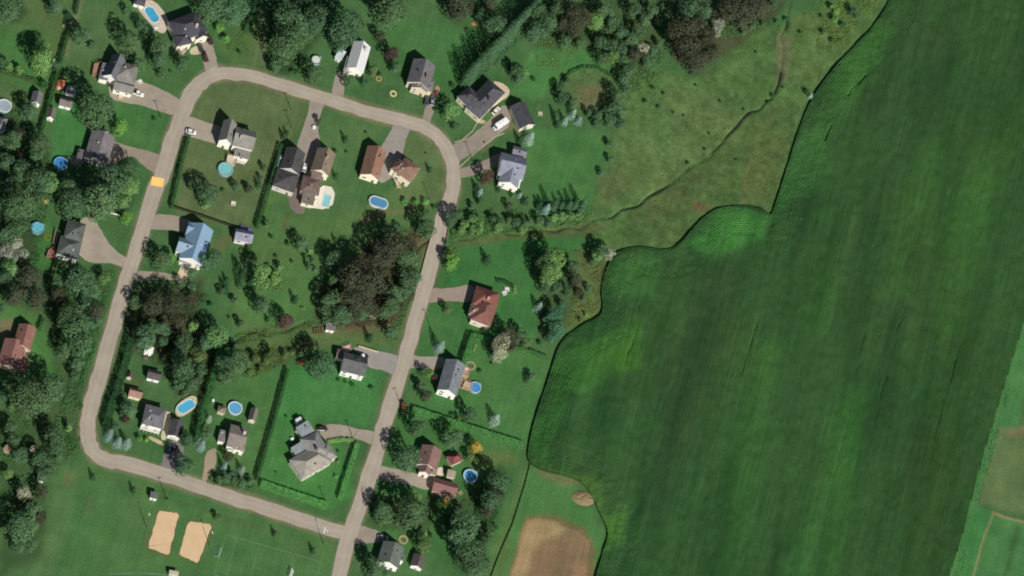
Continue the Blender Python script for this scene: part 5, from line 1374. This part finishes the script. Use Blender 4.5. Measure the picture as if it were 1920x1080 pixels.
# extra landmarks for the labels
LM += [(306,998,'the western sand court'), (367,1016,'the eastern sand court'), (1094,934,'the soil heap'), (1030,1050,'the ball infield'), (1100,180,'the overgrown pond garden'),
 (1310,300,'the meadow stream'), (1300,60,'the northern brown wood'), (700,520,'the central brown wood'), (440,190,'the loop lawn'), (910,80,'the diagonal windbreak'), (540,640,'the garden ditch'),
 (295,341,'the yellow road marking'), (300,580,'the street-side brown wood'), (80,740,'the western wood'), (50,970,'the southwest copse'), (900,1030,'the southeast copse'), (1130,60,'the northern thicket'),
 (960,415,'the stream bank'), (1050,510,'the field corner copse'), (40,420,'the west edge wood'), (711,379,'the oval lawn pool'), (441,765,'the pool between sheds'), (349,762,'the octagonal pool'), (114,306,'the deep blue pool'),
 (71,427,'the pale turquoise pool'), (882,892,'the pavilion pool'), (593,112,'the covered pool'), (480,1030,'the soccer pitch'), (960,780,'the long lawn hedge'), (1500,70,'the scrubby field corner'), (560,460,'the orchard lawn'), (145,620,'the street bend trees'), (550,60,'the poplar grove'), (60,100,'the northwest lawn'), (1290,220,'the open meadow'), (640,60,'the white-roof grove')]
COMP = ['east', 'southeast', 'south', 'southwest', 'west', 'northwest', 'north', 'northeast']
def where(px, py):
    d, x, y, s = min((math.hypot(px-x, py-y), x, y, s) for x, y, s in LM)
    if d < 11: return s, 'beside', d
    k = int(round(math.degrees(math.atan2(py-y, px-x))/45)) % 8
    return s, COMP[k] + ' of', d
items = []
TR = random.Random(5)
for px, py, r, kd in rows:
    px, py, r = float(px), float(py), float(r)
    nm, word, pr, tint, grp = KIND[kd]
    rm = r*PX
    if pr == 'leafy': cls = 's' if rm < 1.65 else 'm' if rm < 2.85 else 'l' if rm < 3.9 else 'x'
    elif pr == 'conifer': cls = 's' if rm < 1.7 else 'm'
    else: cls = 's'
    items.append(dict(px=px, py=py, r=r, kd=kd, nm=nm, word=word, key=(pr, cls), tint=tint, grp=grp))
SIZE = lambda r: 'tiny' if r < 4 else 'small' if r < 7 else '' if r < 11 else 'broad' if r < 15 else 'large'
by = {}
for it in items:
    s, d, dist_ = where(it['px'], it['py'])
    w_ = it['word']
    if it['r'] < 7: w_ = w_.replace(' tree', ' bush')
    if it['kd'] in 'KH': w_ = w_.replace('small ', '')
    ph = ' '.join(x for x in (SIZE(it['r']), w_) if x) + ', ' + d + ' ' + s
    it['ph'], it['d'] = ph, dist_
    by.setdefault(ph, []).append(it)
NTH = ['first', 'second', 'third', 'fourth', 'fifth', 'sixth', 'seventh', 'eighth', 'ninth', 'tenth', 'eleventh', 'twelfth', 'thirteenth', 'fourteenth', 'fifteenth', 'sixteenth']
for ph, ls in by.items():
    ls.sort(key=lambda k: k['d'])
    for i, it in enumerate(ls):
        it['label'] = ph if len(ls) == 1 else NTH[min(i, 15)] + ' ' + ph.replace(', ', ' ', 1) + ', counting outward'
for it in items:
    R, vs = PROTO[it['key']]
    me, tk, zc = vs[TR.randrange(3)]
    s = it['r']*PX/R*(1.2 if it['key'][0] == 'leafy' and it['r'] > 9 else 1.12)*(TR.uniform(.8, 1.12) if it['kd'] == 'E' else 1)
    sz = s*TR.uniform(.9, 1.15)
    if it['key'][0] == 'leafy' and it['kd'] in 'KH': sz *= .8
    p = P(it['px'], it['py'], zc*sz*1.0); p.z = 0
    nm = it['nm']
    if nm in ('leafy_tree', 'brown_tree') and it['r'] < 7: nm, it['grp'] = 'bush', 'small leafy bushes'
    t = thing(nm, it['label'], nm if nm in ('shrub', 'bush') else 'tree', p, TR.uniform(0, 6.28), it['grp'])
    t.scale = (s*TR.uniform(.94, 1.06), s*TR.uniform(.94, 1.06), sz)
    j = TR.uniform(.82, 1.18); k = TR.uniform(-.07, .07)
    c = A(*it['tint'], 2.15)
    put('crown', me, t, col=(min(.8, c[0]*j*(1+k)), min(.8, c[1]*j), min(.8, c[2]*j*(1-k))))
    put('trunk', tk, t)

# hedges: clipped and unclipped, one thing each
def hedge(ln, wpx, h, label, tint, rough=.18, leaf=.34, dens=1.0, k=1.9):
    pts = [P(*p) for p in ln]; o = pts[0].copy(); cs, ns = [], []
    r = np.random.default_rng(int(ln[0][0]*3+ln[0][1]))
    W_ = wpx*PX
    for a, b in zip(pts, pts[1:]):
        d = (b-a).normalized(); nn = Vector((-d.y, d.x, 0)); L_ = (b-a).length
        n = int(dens*L_*W_/(leaf*leaf)*3.4); m = int(dens*L_*h/(leaf*leaf)*2.6)
        x, y = r.uniform(0, L_, n), r.uniform(-W_/2, W_/2, n)
        z = h + r.normal(0, rough*.5, n) + (fbm(x+a.x, y+a.y, 2.0, 9, 3) - .5)*rough*4 - np.clip(np.abs(y)/(W_/2) - .75, 0, 1)*h*.25
        A_, D_, N_ = np.array(a - o), np.array(d), np.array(nn)
        cs.append(A_ + x[:, None]*D_ + y[:, None]*N_ + z[:, None]*np.array([0, 0, 1])); ns.append(np.tile([0, 0, 1.0], (n, 1)))
        for s_ in (-1, 1):
            x, z = r.uniform(0, L_, m), r.uniform(.1, h, m); y = s_*(W_/2 + r.normal(0, rough*.5, m) + (fbm(x+a.x, z, 2.0, 12, 3) - .5)*rough*2)
            cs.append(A_ + x[:, None]*D_ + y[:, None]*N_ + z[:, None]*np.array([0, 0, 1])); ns.append(np.tile(np.array(nn*s_), (m, 1)))
        for xx, s_ in ((0, -1), (L_, 1)):
            q = int(W_*h/(leaf*leaf)*2); y, z = r.uniform(-W_/2, W_/2, q), r.uniform(.1, h, q)
            cs.append(A_ + xx*D_ + y[:, None]*N_ + z[:, None]*np.array([0, 0, 1])); ns.append(np.tile(D_*s_, (q, 1)))
    c, n_ = np.concatenate(cs), np.concatenate(ns)
    ob = put('hedge', leaf_mesh('hedge', c, n_, np.full(len(c), leaf), 3), None, o, 0, A(*tint, k))
    tag(ob, label, 'hedge', 'garden hedges')
HG, HB = (50,86,48), (84,138,76)
hedge([(353,258),(336,320),(320,392)], 5, 2.6, 'narrow clipped hedge beside the west street, below the white car', HG)
hedge([(526,276),(504,350),(480,430)], 6, 2.9, 'tall dark cedar hedge beside the charcoal-roofed house', HG)
hedge([(468,456),(462,484)], 6, 2.4, 'short hedge stub running south from the blue-grey shed', HG)
hedge([(538,697),(510,800),(480,902)], 5, 3.0, 'long straight cedar hedge west of the sprawling grey house', HG)
hedge([(772,770),(880,806),(980,838)], 11, 2.2, 'long light green hedge crossing lawn to the field edge', (78,130,72))
hedge([(884,634),(874,662),(866,688)], 10, 3.6, 'tall hedge between white-gabled house and its northern lawn', (70,120,66))
hedge([(885,632),(916,642)], 8, 2.6, 'hedge return meeting the grey tree from the tall hedge', (70,120,66))
hedge([(962,655),(996,663),(1026,674)], 5, 2.0, 'low hedge from the grey tree towards the crop field', (70,116,64))
hedge([(487,909),(550,930),(612,951)], 13, 1.9, 'broad bright clipped hedge along the south street', HB)
hedge([(668,836),(652,885),(636,938)], 9, 2.4, 'bright clipped hedge along the verge of the east street', HB)
hedge([(614,830),(640,826),(662,827)], 6, 1.3, 'low bright hedge curving from the sprawling grey house', (110,150,84))
hedge([(930,528),(948,532),(963,541)], 3, 1.8, 'small low clipped hedge behind the red-roofed house', HG)
hedge([(244,640),(234,680),(222,720),(208,760),(196,802)], 13, 3.8, 'tall dark overgrown cedar hedge beside the bending west street', (46,78,48), .5, .42)
hedge([(412,655),(400,700),(388,745),(374,790),(366,830)], 10, 4.2, 'tall ragged hedge between the octagonal pool and taupe sheds', (54,98,54), .6, .42)
hedge([(146,0),(141,28)], 5, 2.6, 'hedge strip entering at the north edge of northwest lawns', HG)
hedge([(131,52),(118,95),(106,140),(92,190),(76,250)], 6, 3.0, 'long dark property hedge beside the northwest sheds', HG, .35)
hedge([(0,135),(40,147),(80,160)], 7, 1.6, 'grey green rough hedge under the northwest lawn fence', (70,96,56), .3)
hedge([(80,600),(72,620)], 5, 2.2, 'short hedge by the lane behind the terracotta house', HG)
hedge([(815,958),(842,966)], 4, 1.8, 'little dark hedge between shaded lawns south of mauve garage', HG)
hedge([(925,985),(932,993)], 4, 1.6, 'dark hedge stub at the ball field fence', HG)

hedge([(1049,172),(1054,152),(1070,136),(1094,127),(1118,128),(1142,140),(1160,154)], 4, 1.0, 'low rough hedge arc round the north side of overgrown pond garden', (58,94,54), .3)
hedge([(1003,390),(1030,391),(1060,390),(1098,389)], 7, 2.2, 'dark low hedge under the spruce row by the meadow stream', (52,84,54), .5)

# ground cover nobody could count
def cover(poly, n_m2, label, tint, hmax=.7, leaf=.5, k=1.7, name='undergrowth'):
    W_ = [tuple(P(*p).xy) for p in poly]
    xs, ys = [p[0] for p in W_], [p[1] for p in W_]
    r = np.random.default_rng(int(poly[0][0]+poly[0][1]*7))
    n = int((max(xs)-min(xs))*(max(ys)-min(ys))*n_m2)
    x, y = r.uniform(min(xs), max(xs), n), r.uniform(min(ys), max(ys), n)
    f = fbm(x, y, 4.5, 21, 3)
    ok = inside(x, y, W_) & (f + r.uniform(-.12, .12, n) > .46)
    x, y, f = x[ok], y[ok], f[ok]
    z = r.uniform(.05, 1, len(x))*hmax*np.clip((f-.4)*5, .3, 1.3)
    nn = r.normal(0, .5, (len(x), 3)) + np.array([0, 0, .9])
    o = put(name, leaf_mesh(name, np.stack([x, y, z], 1), nn, np.full(len(x), leaf), 5), None, (0, 0, 0), 0, A(*tint, k))
    o['label'] = label; o['category'] = 'undergrowth'; struct(o, 'stuff')
cover([(845,395),(1000,400),(1010,434),(900,442),(845,452)], 14, 'thick green scrub along the stream below the blue-grey house', (72,108,60), 1.8)
cover([(1010,402),(1108,400),(1124,412),(1084,424),(1010,432)], 14, 'pale green rough growth on stream bank under the spruce row', (90,118,70), 1.5)
cover([(450,662),(560,640),(612,640),(560,664),(520,690),(470,712),(446,704)], 10, 'olive wet scrub between the ditch and the lawn', (80,98,54), 1.0)
cover([(440,630),(500,612),(600,600),(620,608),(520,632),(450,652)], 7, 'rough growth on the garden stream banks', (78,104,58), .9)
cover([(196,510),(214,506),(196,590),(174,680),(150,720),(142,700),(175,600)], 10, 'leafy roadside scrub along the west street', (62,108,58), 1.3)
cover([(140,690),(160,690),(150,840),(90,900),(60,860),(110,780)], 9, 'tangled scrub at the edge of the western wood', (66,104,60), 1.2)
cover([(0,740),(60,780),(40,880),(60,930),(0,980)], 8, 'mixed scrub among the southwest gardens', (66,104,58), 1.0)
cover([(392,882),(480,902),(472,920),(388,908)], 12, 'leafy shrub belt along the south street verge', (60,98,54), 1.2)
cover([(1045,150),(1110,128),(1160,150),(1150,205),(1080,218),(1046,195)], 1.6, 'rough weeds in the overgrown pond garden', (84,104,62), .5)
cover([(478,492),(542,500),(532,548),(480,545)], 9, 'pale green bramble patch on the orchard lawn', (92,122,76), 1.0)
cover([(1145,95),(1250,100),(1215,170),(1180,190),(1160,130)], 8, 'scrub at the foot of the northern thicket', (76,104,62), 1.0)
cover([(1000,60),(1100,80),(1060,130),(1000,125)], 5, 'rough yellow-green weeds below the northern thicket', (98,116,70), .7)
cover([(875,145),(1010,20),(1025,28),(890,160)], 7, 'rough grass along the windbreak foot', (66,98,66), .7)
cover([(1540,0),(1650,0),(1590,85),(1530,100)], 6, 'yellow-green scrub in the field corner', (94,116,58), 1.0)
cover([(1345,45),(1440,40),(1420,60),(1350,75)], 8, 'bright scrub below the northern brown wood', (76,112,62), 1.0)
cover([(750,560),(772,560),(745,640),(720,640)], 9, 'rough verge growth beside the east street', (80,108,62), .8)
cover([(1075,470),(1150,480),(1120,590),(1065,620)], 6, 'rough tawny growth beside the crop field', (92,104,60), .9)
cover([(838,455),(860,455),(860,500),(836,520)], 9, 'yellow-green verge shrub growth at the stream crossing', (96,126,68), .9)
cover([(235,545),(380,530),(420,640),(380,740),(330,740),(250,650)], 7, 'dark undergrowth below the street-side wood', (52,72,44), 1.2)
cover([(590,600),(640,500),(780,440),(780,560),(700,620)], 6, 'dark undergrowth below the central wood', (56,66,44), 1.2)
cover([(0,180),(100,290),(80,470),(50,560),(0,540)], 6, 'dark undergrowth in the west edge wood', (52,82,48), 1.2)
cover([(830,970),(930,890),(960,900),(920,1000),(890,1085),(850,1060)], 7, 'dark undergrowth in the southeast copse', (50,82,48), 1.2)
cover([(100,520),(200,520),(180,640),(150,720),(110,650)], 7, 'undergrowth below the street bend trees', (56,88,50), 1.2)
cover(MEADOW, 1.2, 'scattered tussocks over the stream meadow', (84,100,58), .45, .45)
cover([(500,0),(620,0),(575,110),(505,140)], 7, 'shaded growth below the poplar grove', (58,98,56), 1.2)
cover([(420,90),(470,40),(490,60),(465,115)], 5, 'rough grass beside the wheel track', (80,112,62), .5)
cover([(1130,900),(1112,930),(1150,1000),(1140,1010)], 4, 'weeds on the field corner bank', (96,112,60), .5)
cover([(1870,760),(1925,600),(1935,600),(1850,900),(1800,1090),(1785,1090)], 3, 'tall grass strip beside the crop field', (58,120,66), .5)
